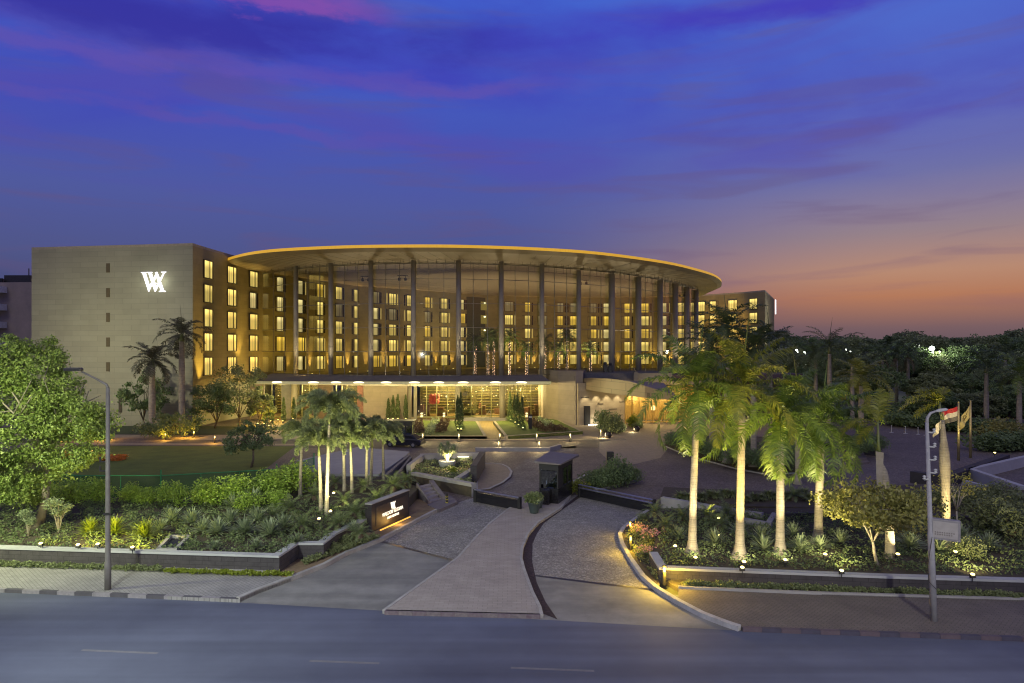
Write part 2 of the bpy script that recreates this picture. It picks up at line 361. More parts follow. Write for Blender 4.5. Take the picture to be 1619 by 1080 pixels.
M_kerbdark = mat('kerb_black', (.06, .055, .07), .8)
M_conc = mat('concrete', (.38, .37, .35), .8, c2=(.27, .26, .25), nscale=.8, bump=.2)
M_concpale = mat('pale_concrete', (.46, .47, .47), .8, c2=(.36, .37, .37), nscale=.6)
M_darkwall = mat('dark_stone_wall', (.075, .068, .072), .8, c2=(.045, .04, .045), nscale=2.5, tex='wallstone', tscale=1, bw=.6, rh=.2, msize=.01, mortar=.5, bump=.8, bscale=9)
M_soil = mat('soil', (.09, .07, .045), .95, c2=(.05, .045, .03), nscale=1.5, bump=.6, bscale=12)
M_ground = mat('ground', (.05, .055, .035), .95, c2=(.03, .035, .02), nscale=.1)
M_lawn = mat('lawn', (.12, .17, .022), .95, c2=(.07, .10, .014), nscale=.5, bump=.6, bscale=80)
M_wing = mat('wing_limestone', (.315, .30, .205), .8, c2=(.235, .225, .15), nscale=.09, tex='wallstone', tscale=1, bw=2.4, rh=.75, msize=.02, mortar=.7, bump=.12)
M_stone = mat('guest_wall_stone', (.29, .235, .11), .8, c2=(.22, .18, .08), nscale=.3, tex='wallstone', tscale=1, bw=1.6, rh=.6, msize=.012, mortar=.75)
M_stone2 = mat('entrance_stone', (.34, .28, .21), .7, c2=(.25, .205, .155), nscale=.5, tex='wallstone', tscale=1, bw=2.4, rh=.7, msize=.012, mortar=.7)
M_coping = mat('coping_stone', (.36, .31, .22), .8)
M_roofmetal = mat('roof_soffit_metal', (.30, .245, .165), .5, metal=.1, c2=(.24, .195, .13), nscale=.12)
M_rimgold = mat('rim_glow', (.5, .36, .08), .5, emit=lin(222, 165, 28)[:3], estr=.75)
M_column = mat('column_cladding', (.33, .29, .21), .6, c2=(.27, .25, .21), nscale=1.2, bump=.1)
M_steel = mat('dark_steel', (.07, .068, .065), .4, metal=.6)
M_alu = mat('brushed_steel', (.55, .54, .52), .3, metal=.9)
M_black = mat('black_panel', (.018, .018, .022), .25, spec=.6)
M_blackm = mat('black_matt', (.02, .02, .022), .6)
M_glass = mat_glass('atrium_glass', (.88, .89, .84), .11)
M_glass2 = mat_glass('shop_glass', (.8, .8, .74), .12)
M_boothglass = mat_glass('booth_glass', (.35, .38, .42), .18)
M_podium = mat('podium_render', (.17, .155, .14), .8, c2=(.12, .11, .10), nscale=.5)
M_roofdark = mat('podium_roof_felt', (.085, .085, .105), .85)
M_canopy = mat('canopy_panels', (.27, .205, .125), .5, c2=(.23, .175, .105), nscale=.4, tex='wallstone', tscale=1, bw=2.2, rh=.95, msize=.02, mortar=.35)
M_lip = mat('canopy_lip', (.6, .55, .36), .6, emit=lin(190, 180, 100)[:3], estr=.38)  # lip glows by emission, in place of light falling on it
M_ovallight = mat('canopy_downlight', (.9, .9, .7), .5, emit=(1, .97, .62), estr=2.4)
M_cur = [mat_curtain('curtain_warm', (1, .76, .20), 1.15), mat_curtain('curtain_pale', (1, .82, .34), 1.05), mat_curtain('curtain_amber', (1, .66, .09), 1.05), mat_curtain('curtain_dim', (.8, .68, .36), .2)]
M_slitdark = mat('dark_pane', (.02, .018, .012), .2)
M_slitlit = mat('lit_side_pane', (.3, .22, .06), .4, emit=(1, .74, .22), estr=.38)
M_frame = mat('window_frame', (.07, .055, .03), .5)
M_bulb = mat('warm_lens', (1, .9, .5), .4, emit=(1, .80, .24), estr=9)
M_bulbw = mat('white_lens', (1, 1, .9), .4, emit=(.9, 1, .85), estr=12)
M_logo = mat('lit_white_letters', (1, 1, 1), .5, emit=(.95, .95, 1), estr=1.3)
M_signtxt = mat('lit_sign_letters', (1, 1, 1), .5, emit=(1, .92, .72), estr=1.4)
M_trunk = mat('palm_trunk', (.38, .34, .26), .85, c2=(.23, .20, .15), nscale=3, tex='rings', bump=.4, bscale=14)
M_bark = mat('bark', (.16, .12, .085), .9, c2=(.09, .07, .05), nscale=6, bump=.5)
M_shaft = mat('crownshaft_green', (.12, .17, .05), .5, c2=(.17, .17, .06))
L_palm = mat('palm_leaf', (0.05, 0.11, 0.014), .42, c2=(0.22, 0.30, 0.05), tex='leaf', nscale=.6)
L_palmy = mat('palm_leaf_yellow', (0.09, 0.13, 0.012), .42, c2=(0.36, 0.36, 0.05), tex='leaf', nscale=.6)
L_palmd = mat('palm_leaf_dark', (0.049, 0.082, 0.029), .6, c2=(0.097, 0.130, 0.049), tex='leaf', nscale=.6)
L_fox = mat('foxtail_leaf', (0.10, 0.145, 0.05), .5, c2=(0.29, 0.32, 0.15), tex='leaf', nscale=.8)
L_tree = mat('tree_leaf', (0.07, 0.15, 0.02), .55, c2=(0.34, 0.42, 0.11), tex='leaf', nscale=.35)
L_dark = mat('dark_leaf', (0.101, 0.167, 0.063), .6, c2=(0.199, 0.270, 0.102), tex='leaf', nscale=.25)
L_dark2 = mat('dark_olive_leaf', (0.137, 0.176, 0.072), .6, c2=(0.274, 0.315, 0.137), tex='leaf', nscale=.25)
L_hedge = mat('hedge_leaf', (0.179, 0.315, 0.026), .5, c2=(0.450, 0.607, 0.113), tex='leaf', nscale=.8)
L_agave = mat('agave_leaf', (0.13, 0.19, 0.10), .5, c2=(0.46, 0.53, 0.30), tex='leaf', nscale=1)
L_cycad = mat('cycad_leaf', (0.108, 0.162, 0.054), .45, c2=(0.252, 0.306, 0.126), tex='leaf', nscale=1)
L_cover = mat('ground_cover_leaf', (0.086, 0.136, 0.052), .6, c2=(0.205, 0.256, 0.102), tex='leaf', nscale=.5)
L_lime = mat('lime_leaf', (0.168, 0.238, 0.014), .5, c2=(0.308, 0.350, 0.042), tex='leaf', nscale=1)
L_olive = mat('frangipani_leaf', (0.192, 0.208, 0.048), .55, c2=(0.384, 0.368, 0.112), tex='leaf', nscale=.6)
L_red = mat('red_flower', (.10, .06, .035), .6, c2=(.13, .09, .05), tex='leaf', nscale=1)
L_pink = mat('pink_flower', (.5, .22, .25), .6, c2=(.6, .35, .35), tex='leaf', nscale=1)
L_cyp = mat('cypress_leaf', (0.047, 0.078, 0.031), .6, c2=(0.109, 0.156, 0.055), tex='leaf', nscale=1)

# ------------------------------------------------------------------ foliage generators
def leaf_quads(C, size, rs, elong=1.7, up=0.0):
    """C (n,3) centres -> (n,4,3) kite-shaped leaves, random orientation"""
    n = len(C); d = rs.normal(size=(n, 3)); d[:, 2] = d[:, 2]*(1-up)+up*np.abs(d[:, 2]); d /= np.linalg.norm(d, axis=1)[:, None]
    e = rs.normal(size=(n, 3)); s = np.cross(d, e); s /= np.linalg.norm(s, axis=1)[:, None]
    L = (size*(.6+.8*rs.random(n)))[:, None]; W = L/elong
    return np.stack([C-d*L*.5, C+s*W*.5-d*L*.05, C+d*L*.5, C-s*W*.5-d*L*.05], axis=1)
def blob_points(n, c, r, rs, shell=.55):
    d = rs.normal(size=(n, 3)); d /= np.linalg.norm(d, axis=1)[:, None]
    q = (shell+(1-shell)*rs.random(n)**.6)[:, None]
    lump = 1+.16*np.sin(d[:, :1]*5+c[0]*3)+.14*np.sin(d[:, 1:2]*6+c[1]*5)+.1*np.sin(d[:, 2:3]*8+c[0])
    return np.array(c)+d*q*lump*np.array(r)
def clump_cloud(nclump, nleaf, c, r, cr, size, seed, flat=.7, elong=1.7, bottom=-.5):
    """crown made of many leaf clumps spread through an ellipsoid"""
    rs = np.random.RandomState(seed); out = []
    for i in range(nclump):
        d = rs.normal(size=3); d /= np.linalg.norm(d); d[2] = max(d[2], bottom); q = .35+.65*rs.random()**.5
        cc = np.array(c)+d*q*np.array(r); k = cr*(.55+.8*rs.random())
        out.append(leaf_quads(blob_points(nleaf, cc, (k, k, k*flat), rs, .35), size, rs, elong))
    return np.concatenate(out)
def frond(base, az, el, length, droop, n, ll, rs, plume=False, width=.045, hang=.5):
    """one feather frond: returns leaflet quads and rachis points"""
    t = np.linspace(0, 1, n); seg = length/(n-1)
    ang = el-droop*t**1.3; H = np.array([math.cos(az), math.sin(az), 0]); Z = np.array([0, 0, 1.])
    T = np.cos(ang)[:, None]*H+np.sin(ang)[:, None]*Z
    pos = np.array(base)+np.concatenate([np.zeros((1, 3)), np.cumsum(T[:-1]*seg, axis=0)])
    S = np.array([-math.sin(az), math.cos(az), 0]); U = np.cross(T, S[None, :].repeat(n, 0)); U = -U if U[0, 2] < 0 else U
    m = t > .1; quads = []
    prof = (np.sin(np.clip((t-.02)*1.05, 0, 1)*math.pi)**.45)[:, None]*ll
    sides = (-1, 1) if not plume else (-1, 1, -.8, .8, -.45, .45)
    for j, sd_ in enumerate(sides):
        jit = rs.normal(size=(n, 3))*.13
        if plume:
            a = rs.random(n)*2*math.pi
            D = S*np.cos(a)[:, None]+U*np.sin(a)[:, None]+T*.75+jit
        else:
            D = S*sd_+T*(.45+.25*t[:, None])+U*(.18+rs.normal(size=(n, 1))*.16)+jit
        D /= np.linalg.norm(D, axis=1)[:, None]
        le = prof*(.8+.35*rs.random((n, 1)))
        mid = pos+D*le*.5; D2 = D-Z*hang; D2 /= np.linalg.norm(D2, axis=1)[:, None]; tip = mid+D2*le*.55
        w = T*width
        quads.append(np.stack([pos-w*.4, mid-w*.55, tip, mid+w*.55, pos+w*.4], axis=1)[m])
    return np.concatenate(quads), pos
def palm_meshes(seed, H, r0, nf, fl, leafm, shaft=1.5, trunkprof=None, plume=False, droopr=(1.2, 2.2), elr=(-.1, 1.35), nl=46, ll=.75, spear=0, lean=(0, 0), hang=.5, width=.045, azr=(0, 6.283), skirt=0, wdt=None, prune=None):
    """returns dict of parts (meshes) for a palm whose crown sits at height H"""
    rs = np.random.RandomState(seed); R = random.Random(seed)
    tr = MB(); th = H-shaft; prof = trunkprof or [(0, 1.75), (.03, 1.4), (.08, 1.08), (.2, .95), (.45, 1.02), (.7, .9), (1, .72)]
    pts = []; rad = []; N = 40
    for i in range(N+1):
        t = i/N; pts.append((lean[0]*t**1.5*th/H, lean[1]*t**1.5*th/H, t*th))
        for (a, ra), (b, rb) in zip(prof, prof[1:]):
            if a <= t <= b: rr = ra+(rb-ra)*(t-a)/(b-a); break
        rad.append(r0*rr*(1+(.025 if i % 2 else -.01)))
    tr.tube(pts, rad, 14)
    parts = {'trunk': tr.mesh('trunk', M_trunk, True)}
    top = (lean[0], lean[1], H)
    if shaft > 0:
        s = MB(); b = pts[-1]; s.tube([b, (b[0]+(top[0]-b[0])*.3, b[1]+(top[1]-b[1])*.3, b[2]+shaft*.3), top], [rad[-1]*.98, rad[-1]*1.0, rad[-1]*.45], 12)
        parts['crownshaft'] = s.mesh('crownshaft', M_shaft, True)
    cr = MB()
    for k in range(nf):
        az = azr[0]+(azr[1]-azr[0])*(k*.618034 % 1)+R.uniform(-.15, .15); u = (k+.5)/nf
        if prune and prune(az % (2*math.pi), u): continue
        el = elr[0]+(elr[1]-elr[0])*u; dr = droopr[0]+(droopr[1]-droopr[0])*(1-u)+R.uniform(-.2, .2)
        L_ = fl*R.uniform(.85, 1.1)*(.82 if u > .85 else 1)
        q, pos = frond((top[0], top[1], top[2]-.25*(1-u)), az, el, L_, dr, nl, ll, rs, plume, width, hang)
        cr.leaves(q); cr.tube([tuple(p) for p in pos[::5]], [max(.008, .035*(1-i/(len(pos[::5])))) for i in range(len(pos[::5]))], 4, False)
    if spear:
        cr.tube([top, (top[0]+.1, top[1], top[2]+spear*.5), (top[0]+.28*spear/3, top[1], top[2]+spear)], [.06, .045, .01], 5)
    parts['crown'] = cr.mesh('crown', leafm, False)
    if skirt:
        sk = MB()
        for k in range(skirt):
            q, pos = frond((top[0], top[1], top[2]-.4), R.uniform(0, 6.28), -.9, fl*.7, .75, 24, ll*.6, rs, plume, width, .8); sk.leaves(q)
        parts['dead_fronds'] = sk.mesh('dead_fronds', mat('dry_frond', (.2, .15, .08), .8, c2=(.28, .22, .12), tex='leaf'), False)
    return parts
def put(parts, name, label, cat, loc, rz=0, group=None, scale=None):
    t = thing(name, label, cat, loc, rz, group)
    if scale: t.scale = scale if hasattr(scale, '__len__') else (scale,)*3
    for k, me in parts.items(): link(k, me, t)
    return t
def rosette_mesh(seed, n, r, h, wd, leafm, stiff=.4, el=(0.05, 1.5)):
    """agave / yucca tuft: tapering blades"""
    R = np.random.RandomState(seed); az = R.random(n)*2*math.pi; e = el[0]+(el[1]-el[0])*R.random(n)**.8; L_ = r*(.75+.35*R.random(n))
    H = np.stack([np.cos(az), np.sin(az), 0*az], 1); Z = np.array([0, 0, 1.]); S = np.stack([-np.sin(az), np.cos(az), 0*az], 1)
    D = H*np.cos(e)[:, None]+Z*np.sin(e)[:, None]; e2 = e-stiff; D2 = H*np.cos(e2)[:, None]+Z*np.sin(e2)[:, None]
    b = np.zeros((n, 3)); b[:, 2] = h; m_ = b+D*L_[:, None]*.5; t = m_+D2*L_[:, None]*.5
    A = np.stack([b-S*wd*.5, b+S*wd*.5, m_+S*wd*.6, m_-S*wd*.6], 1); B = np.stack([m_-S*wd*.6, m_+S*wd*.6, t+S*wd*.05, t-S*wd*.05], 1)
    mb = MB(); mb.leaves(np.concatenate([A, B])); return mb.mesh('leaves', leafm)
def cycad_meshes(seed, r, h, leafm, nf=26, el=(.0, 1.3)):
    rs = np.random.RandomState(seed); mb = MB()
    for k in range(nf):
        u = k/nf; q, pos = frond((0, 0, h), k*2.4+rs.random()*.3, el[0]+(el[1]-el[0])*u, r*(.85+.3*rs.random()), .9+.5*(1-u), 24, .22, rs, False, .035, .1)
        mb.leaves(q)
    tr = MB(); tr.lathe([(.2, 0), (.19, h*.6), (.12, h)], seg=10)
    return {'stem': tr.mesh('stem', M_bark), 'fronds': mb.mesh('fronds', leafm)}
def limbs(mb, base, H, spread, R, n=6, r=.14, sub=3, split=.35):
    b = Vector(base); top = b+Vector((R.uniform(-.1, .1)*H, R.uniform(-.1, .1)*H, H*split)); mb.tube([b, b.lerp(top, .5)+Vector((R.uniform(-.1, .1), 0, 0)), top], [r*1.25, r, r*.85], 8)
    for i in range(n):
        a = i*2*math.pi/n+R.uniform(-.4, .4); e = Vector((math.cos(a)*spread*R.uniform(.5, .9), math.sin(a)*spread*R.uniform(.5, .9), H*(1-split)*R.uniform(.45, .85)))
        m_ = top+e*.5+Vector((0, 0, .08*H)); en = top+e; mb.tube([top, m_, en], [r*.6, r*.4, r*.15], 6)
        for j in range(sub):
            s = m_+Vector((R.uniform(-1, 1)*spread*.5, R.uniform(-1, 1)*spread*.5, R.uniform(.0, .35)*H)); mb.tube([m_.lerp(en, j/sub*.7), s], [r*.25, r*.08], 5)
def tree_meshes(seed, H, rx, rz, leafm, nclump=40, nleaf=90, cr=.8, size=.22, split=.35, r=.14, zc=None, bark=None, bottom=-.5, elong=1.7):
    R = random.Random(seed); t = MB(); limbs(t, (0, 0, 0), H*.92, rx*.8, R, 6, r, 3, split)
    c = MB(); zc = zc or H-rz; c.leaves(clump_cloud(nclump, nleaf, (0, 0, zc), (rx, rx, rz), cr, size, seed, bottom=bottom, elong=elong))
    return {'trunk': t.mesh('trunk', bark or M_bark, True), 'crown': c.mesh('crown', leafm)}
def bush_mesh(seed, r, h, leafm, n=900, size=.12, elong=1.8):
    rs = np.random.RandomState(seed); out = []
    k = 7
    for i in range(k):
        c = (rs.uniform(-.5, .5)*r, rs.uniform(-.5, .5)*r, h*rs.uniform(.35, .65)); out.append(leaf_quads(blob_points(n//k, c, (r*.6, r*.6, h*.42), rs, .5), size, rs, elong, .2))
    mb = MB(); mb.leaves(np.concatenate(out)); s = MB()
    for i in range(5):
        a = i*1.3; s.tube([(0, 0, 0), (math.cos(a)*r*.2, math.sin(a)*r*.2, h*.3), (math.cos(a)*r*.5, math.sin(a)*r*.5, h*.6)], [.03, .02, .01], 5)
    return {'foliage': mb.mesh('foliage', leafm), 'stems': s.mesh('stems', M_bark)}
def in_poly(x, y, poly):
    c = False; n = len(poly)
    for i in range(n):
        a, b = poly[i], poly[i-1]
        if (a[1] > y) != (b[1] > y) and x < (b[0]-a[0])*(y-a[1])/(b[1]-a[1])+a[0]: c = not c
    return c
def cover(name, poly, z, n, size, leafm, seed, h=.15, label='', cat='ground cover'):
    rs = np.random.RandomState(seed); xs = [p[0] for p in poly]; ys = [p[1] for p in poly]; P = []
    while len(P) < n:
        x = rs.uniform(min(xs), max(xs)); y = rs.uniform(min(ys), max(ys))
        if in_poly(x, y, poly):
            d = math.sin(x*2.1)*math.sin(y*1.7+x*.6)+.5*math.sin(x*5.1+y*3.3)
            if rs.random() < .55+.45*d: P.append((x, y, z+h*rs.random()*(1+.6*d)+.02))
    mb = MB(); mb.leaves(leaf_quads(np.array(P), size, rs, 1.8, .5)); o = mb.build(name, leafm); return stuff(o, label, cat)

# ------------------------------------------------------------------ ground, road, pavements
def S(name, poly, z, m):
    mb = MB(); mb.sheet(poly, z); return struct(mb.build(name, m))
S('ground', [(-2500, -300), (2500, -300), (2500, 4000), (-2500, 4000)], -.03, M_ground)
ky = lambda x: 27.8-.125*(x-1)      # the kerb line of the street
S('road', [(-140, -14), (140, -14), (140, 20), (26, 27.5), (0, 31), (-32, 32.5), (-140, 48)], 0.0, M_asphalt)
mb = MB()
for (a, b) in (((130, 1028), (250, 1033)), ((490, 1045), (600, 1049)), ((808, 1056), (940, 1061))):
    p = G(*a); q = G(*b); d = Vector((q[0]-p[0], q[1]-p[1])).normalized()*.0; w = .07
    mb.sheet([(p[0], p[1]-w), (q[0], q[1]-w), (q[0], q[1]+w), (p[0], p[1]+w)], .004)
struct(mb.build('lane_marking', M_paint))
S('forecourt', [(-75, 43), (90, 43), (90, 112), (-75, 112)], .0, M_cobble2)
isl_L = [(680, 920), (727, 886), (755.6, 852.7), (776, 832), (805, 808.6), (820, 800)]
isl_R = [(900, 786), (885, 806), (849, 829), (833, 847.5), (824.4, 868), (822, 886), (826.7, 905), (839.7, 941.6), (851, 965)]
kerb_L = [(380, 952), (408.5, 939), (460, 919.5), (515, 897.5), (551, 878), (605.7, 856), (639.4, 837.8), (691, 810.6), (722, 796)]
kerb_R = [(1035, 806), (1003, 828), (990, 838), (983.6, 849.5), (987.5, 863.8), (1000.5, 887), (1021, 915.6), (1042, 933.8), (1073, 953), (1114.6, 975), (1151, 989), (1172, 996)]
def yk(px): # kerb line ground point at a column
    return G(px, float(np.interp(px, [-400, 0, 375, 380, 610, 850, 900, 1172, 1619, 2300], [919, 935, 949, 953, 971, 977, 981.5, 997.5, 1013, 1037])))
lanes = GS(kerb_L)+[G(745, 788), G(915, 783)]+GS(kerb_R)
S('driveway', [yk(380)]+lanes+[yk(1172)], .004, M_asphalt2)
S('cobbled_driveway', GS([(605.7, 855), (639.4, 837.8), (691, 810.6), (722, 796), (745, 788), (915, 783)]+kerb_R[:8])+[G(1040, 932), G(826.7, 909), G(727, 888)], .008, M_cobble)
# drain channels across the lanes
for a, b in (((605, 857), (727, 889)), ((827, 908), (1040, 934))):
    p, q = Vector(G(*a)), Vector(G(*b)); mb = MB(); n = Vector((-(q-p).y, (q-p).x)).normalized()*.11
    mb.sheet([tuple(p-n), tuple(q-n), tuple(q+n), tuple(p+n)], .012); struct(mb.build('drain_channel', M_steel))
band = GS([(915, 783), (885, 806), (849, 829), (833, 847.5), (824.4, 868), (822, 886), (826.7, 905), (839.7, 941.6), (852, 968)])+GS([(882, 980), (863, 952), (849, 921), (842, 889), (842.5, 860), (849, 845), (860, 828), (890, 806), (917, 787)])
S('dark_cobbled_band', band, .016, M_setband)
island = [yk(610)]+GS(isl_L)+GS([(850, 783), (880, 777), (907, 780)])+GS(isl_R)+[yk(854)]
mb = MB(); mb.prism(island, -.1, .15); struct(mb.build('island_pavement', M_paver))
def kerb(line, w=.16, h=.17, m=M_kerb, name='kerb', z=-.02):
    mb = MB(); mb.wall(line, z, h, w); return struct(mb.build(name, m))
kerb(([yk(610)]+GS(isl_L))[::1], .14, .165); kerb(GS(isl_R)[:]+[yk(854)], .14, .165)
# painted kerb stones along the street front of the island and the left pavement
def painted_kerb(p, q, n, name, m1, m2, h=.17):
    p, q = Vector(p), Vector(q); d = (q-p)/n; a = MB(); b = MB(); ang = math.atan2(d.y, d.x)
    for i in range(n):
        c = p+d*(i+.5); (a if i % 2 else b).box((c.x, c.y, h/2-.02), (d.length*.985, .18, h+.0), ang)
    struct(a.build(name, m1)); struct(b.build(name, m2))
painted_kerb(yk(609), yk(855), 11, 'kerb', mat('stained_kerb', (.24, .2, .2), .8, c2=(.12, .1, .11), nscale=7), mat('faded_red_kerb', (.12, .08, .10), .8, c2=(.2, .17, .18), nscale=8))
painted_kerb(yk(-330), yk(378), 26, 'kerb', mat('worn_black_kerb', (.10, .095, .11), .8), mat('white_kerb', (.30, .28, .30), .8, c2=(.2, .19, .2), nscale=6))
painted_kerb(yk(1174), yk(2300), 34, 'kerb', mat('dull_blue_kerb', (.07, .065, .10), .8), mat('dull_purple_kerb', (.12, .09, .11), .8))
kerb(GS(kerb_L), .2, .2); kerb(GS(kerb_R)[::-1], .22, .2, mat('white_worn_kerb', (.5, .5, .5), .8, c2=(.33, .32, .31), nscale=3, bump=.2))
# pavements
lowk_L = [G(-330, 893), G(0, 898.5), G(300, 908), G(420, 911), G(462, 917)]
mb = MB(); mb.prism([yk(-330)]+[yk(380)]+GS(kerb_L[:3])+lowk_L[::-1][1:], -.1, .14); struct(mb.build('pavement', M_paver2))
kerb(lowk_L, .16, .24)
lowk_R = [G(1073, 936), G(1110, 938), G(1300, 946), G(1619, 955.5), G(2300, 973)]
mb = MB(); mb.prism(GS(kerb_R[8:])+[yk(1174), yk(2300)]+lowk_R[::-1], -.1, .14); struct(mb.build('pavement', M_paver3))
kerb(lowk_R, .16, .24, M_conc)

# ------------------------------------------------------------------ raised gardens
ZL = .9; ZR = .65
wl = [G(-330, 858, ZL), G(0, 866.5, ZL), G(442, 880, ZL), G(472, 860, ZL), G(512, 860, ZL), G(533, 844, ZL)]
SA, SB = Vector(G(588, 838.5, .3)), Vector(G(648, 812, .3)); SN = Vector((-(SB-SA).y, (SB-SA).x)).normalized()
wl.append(tuple(SA+SN*.3))
gl = offset(wl, .15)+[tuple(SB+SN*.5), G(662, 770, ZL), G(625, 752, ZL), G(500, 752, ZL), (-17, 50.5), (-17, 46.5), (-45, 45.5)]
mb = MB(); mb.prism(gl, -.3, ZL-.06); struct(mb.build('garden_soil', M_soil))
mb = MB(); mb.wall(wl, -.1, ZL-.05, .3); w = mb.build('retaining_wall', M_darkwall)
tag(w, 'long dark low garden wall with pale coping along the left pavement', 'wall')
mb = MB(); mb.wall([(x, y-.04) for x, y in wl], ZL-.05, ZL+.05, .4); mb.build('coping', M_concpale, w)
low = GS(lowk_L[:0])+[(a[0], a[1]+.1) for a in lowk_L]+GS([(515, 897), (551, 878), (600, 857), (640, 838)])+[G(650, 800), G(590, 838), G(520, 870), G(450, 885)]+[(-11, 33.6), (-44, 36.8)]
mb = MB(); mb.prism([lowk_L[0], lowk_L[1], lowk_L[2], lowk_L[3]]+GS([(462, 918), (515, 896), (551, 877), (605, 855), (691, 810), (700, 804), (655, 790)])+offset(wl, .1)[:6][::-1], -.1, .16); struct(mb.build('planting_strip', mat('sandy_soil', (.30, .22, .12), .95, c2=(.14, .10, .06), nscale=1.2, bump=.5)))
wr = [G(1026.7, 873.6, ZR), G(1042, 898.8, ZR), G(1400, 912.5, ZR), G(1619, 919, ZR), G(2300, 938, ZR)]
wro = offset(wr, .15); gr = wro[1:]+[(52, 44), (9.5, 44), wro[0]]
mb = MB(); mb.prism(GS(kerb_R[:8])+[wro[1], (26, 30.9), (26, 44), (10.2, 46.2)], -.1, .16); struct(mb.build('planting_strip', M_soil))
mb = MB(); mb.prism([lowk_R[0], lowk_R[2], lowk_R[3], lowk_R[4], wro[4], wro[3], wro[2], wro[1]], -.1, .17); struct(mb.build('planting_strip', M_soil))
mb = MB(); mb.prism(gr, -.3, ZR-.06); struct(mb.build('garden_soil', M_soil))
mb = MB(); mb.wall(wr, -.1, ZR-.05, .3); w = mb.build('retaining_wall', M_darkwall)
tag(w, 'long dark low garden wall with sandy coping along the right pavement', 'wall')
mb = MB(); mb.wall([(x, y-.04) for x, y in wr], ZR-.05, ZR+.05, .4); mb.build('coping', M_concpale, w)
# garden back walls on the right
wb = [G(1045, 786, .9), G(1161.6, 806, .9), G(1205, 812, .9)]
mb = MB(); mb.wall(wb, .0, .9, .35); w = mb.build('garden_wall', M_conc); tag(w, 'low concrete wall running back from the right barrier behind the royal palms', 'wall')
mb = MB(); mb.wall([G(1221, 810, .9), G(1212, 824, .9), G(1165, 816, .9)], .5, .9, .3); w = mb.build('garden_wall', M_conc); tag(w, 'short hooked concrete wall between the second and third royal palm', 'wall')
mb = MB(); mb.wall([G(1228, 812, .9), G(1301, 811, .9), G(1500, 815, .9), G(1640, 824, .9)], -.1, .9, .35); w = mb.build('garden_wall', M_darkwall); tag(w, 'dark garden wall with grey top behind the third and fourth royal palm', 'wall')
mb = MB(); mb.prism([G(1180, 800, .6), G(1640, 812, .6), G(1700, 770, .6), G(1465, 765, .6), G(1250, 778, .6), G(1050, 770, .6), G(1045, 784, .6)], -.1, .6); struct(mb.build('garden_soil', M_soil))

# ------------------------------------------------------------------ lawn, paths, beds before the hotel
S('lawn', [(-19, 51), (-16.2, 56), (-22, 62), (-24, 77), (-50, 77.5), (-58, 62), (-52, 49), (-36, 48)], .02, M_lawn)
S('path', [(-22, 77.5), (-60, 78.5), (-60, 80), (-22, 79)], .03, M_path)
S('path', [(-40, 83.5), (-64, 84.5), (-66, 88.5), (-38, 87)], .03, M_path)
S('grass', [(-70, 89), (-34, 87.5), (-30, 97), (-70, 99)], .03, mat('dim_grass', (.035, .05, .015), .95))
S('terrace_lane', [(-40, 75.5), (9, 75.5), (14, 82.0), (-40, 82.5)], .012, mat('lane_asphalt', (.10, .085, .075), .85, bump=.2))
S('terrace', [(-38, 82.5), (16, 82.5), (22, 100), (6, 111), (-38, 111)], .02, M_path)
kerb([(-30, 82.5), (13.5, 82.5)], .25, .12, M_coping)
kerb([G(752, 714), G(870, 714), G(888, 709)], .35, .42, M_conc)
# raised lawn beds with low walls
def bed(name, poly, h, top, wallm, label=None, closed=True):
    a = MB(); a.prism(poly, -.05, h-.04); struct(a.build(name, top))
    b = MB(); b.wall(poly+[poly[0]] if closed else poly, -.03, h, -.35 if sum(poly[i][0]*poly[(i+1) % len(poly)][1]-poly[(i+1) % len(poly)][0]*poly[i][1] for i in range(len(poly))) < 0 else .35); struct(b.build(name+'_edge', wallm))
bedL = GS([(622, 690), (770, 690), (756, 666), (655, 664)], .4)
bedR = GS([(799, 690), (922, 682), (880, 662), (780, 666)], .4)
bed('lawn_bed', bedL, .45, M_lawn, M_coping); bed('lawn_bed', bedR, .45, M_lawn, M_coping)
S('entrance_path', GS([(769, 694), (800, 694), (779, 664), (757, 664)]), .03, mat('golden_paving', (.48, .34, .13), .8, tex='brick', bw=1, rh=.5))
# forecourt islands
def flat_island(name, pts, h, m, km=M_kerb):
    P = GS(pts); a = MB(); a.prism(P, -.05, h-.03); struct(a.build(name, m)); b = MB(); ar = sum(P[i][0]*P[(i+1) % len(P)][1]-P[(i+1) % len(P)][0]*P[i][1] for i in range(len(P)))
    b.wall(P+[P[0]], -.03, h, .2 if ar > 0 else -.2); struct(b.build('kerb', km))
flat_island('median_pavement', [(752, 778), (776, 775), (797, 765), (808, 756), (811, 748), (806, 741), (796, 736), (780, 734), (760, 735), (752, 736)], .14, M_path)
flat_island('planting_island', [(905, 776), (903, 765), (925, 753), (960, 748), (1000, 750), (1012, 755), (1008, 762), (985, 768), (950, 777), (925, 781)], .16, M_soil)
S('setts_lane', GS([(800, 752), (830, 728), (880, 708), (912, 705), (905, 722), (880, 745), (850, 775), (815, 790), (790, 778)]), .012, mat('pale_setts_lane', (.27, .25, .23), .8, c2=(.13, .11, .105), nscale=.35, tex='cobble', tscale=4.5, bump=.5))
S('round_terrace', GS([(948, 700), (1000, 690), (1060, 682), (1060, 705), (1045, 724), (1000, 735), (965, 730), (948, 715)]), .014, M_path)
bx = GS([(1052, 706), (1075, 716), (1110, 727), (1165, 742), (1210, 750), (1262, 748), (1286, 742), (1283, 722), (1240, 706), (1180, 698), (1090, 690), (1058, 694)])
a = MB(); a.prism(bx, -.05, .7); struct(a.build('planter_soil', M_soil)); a = MB(); a.wall(bx+[bx[0]], -.03, .78, -.3 if sum(bx[i][0]*bx[(i+1) % len(bx)][1]-bx[(i+1) % len(bx)][0]*bx[i][1] for i in range(len(bx))) < 0 else .3)
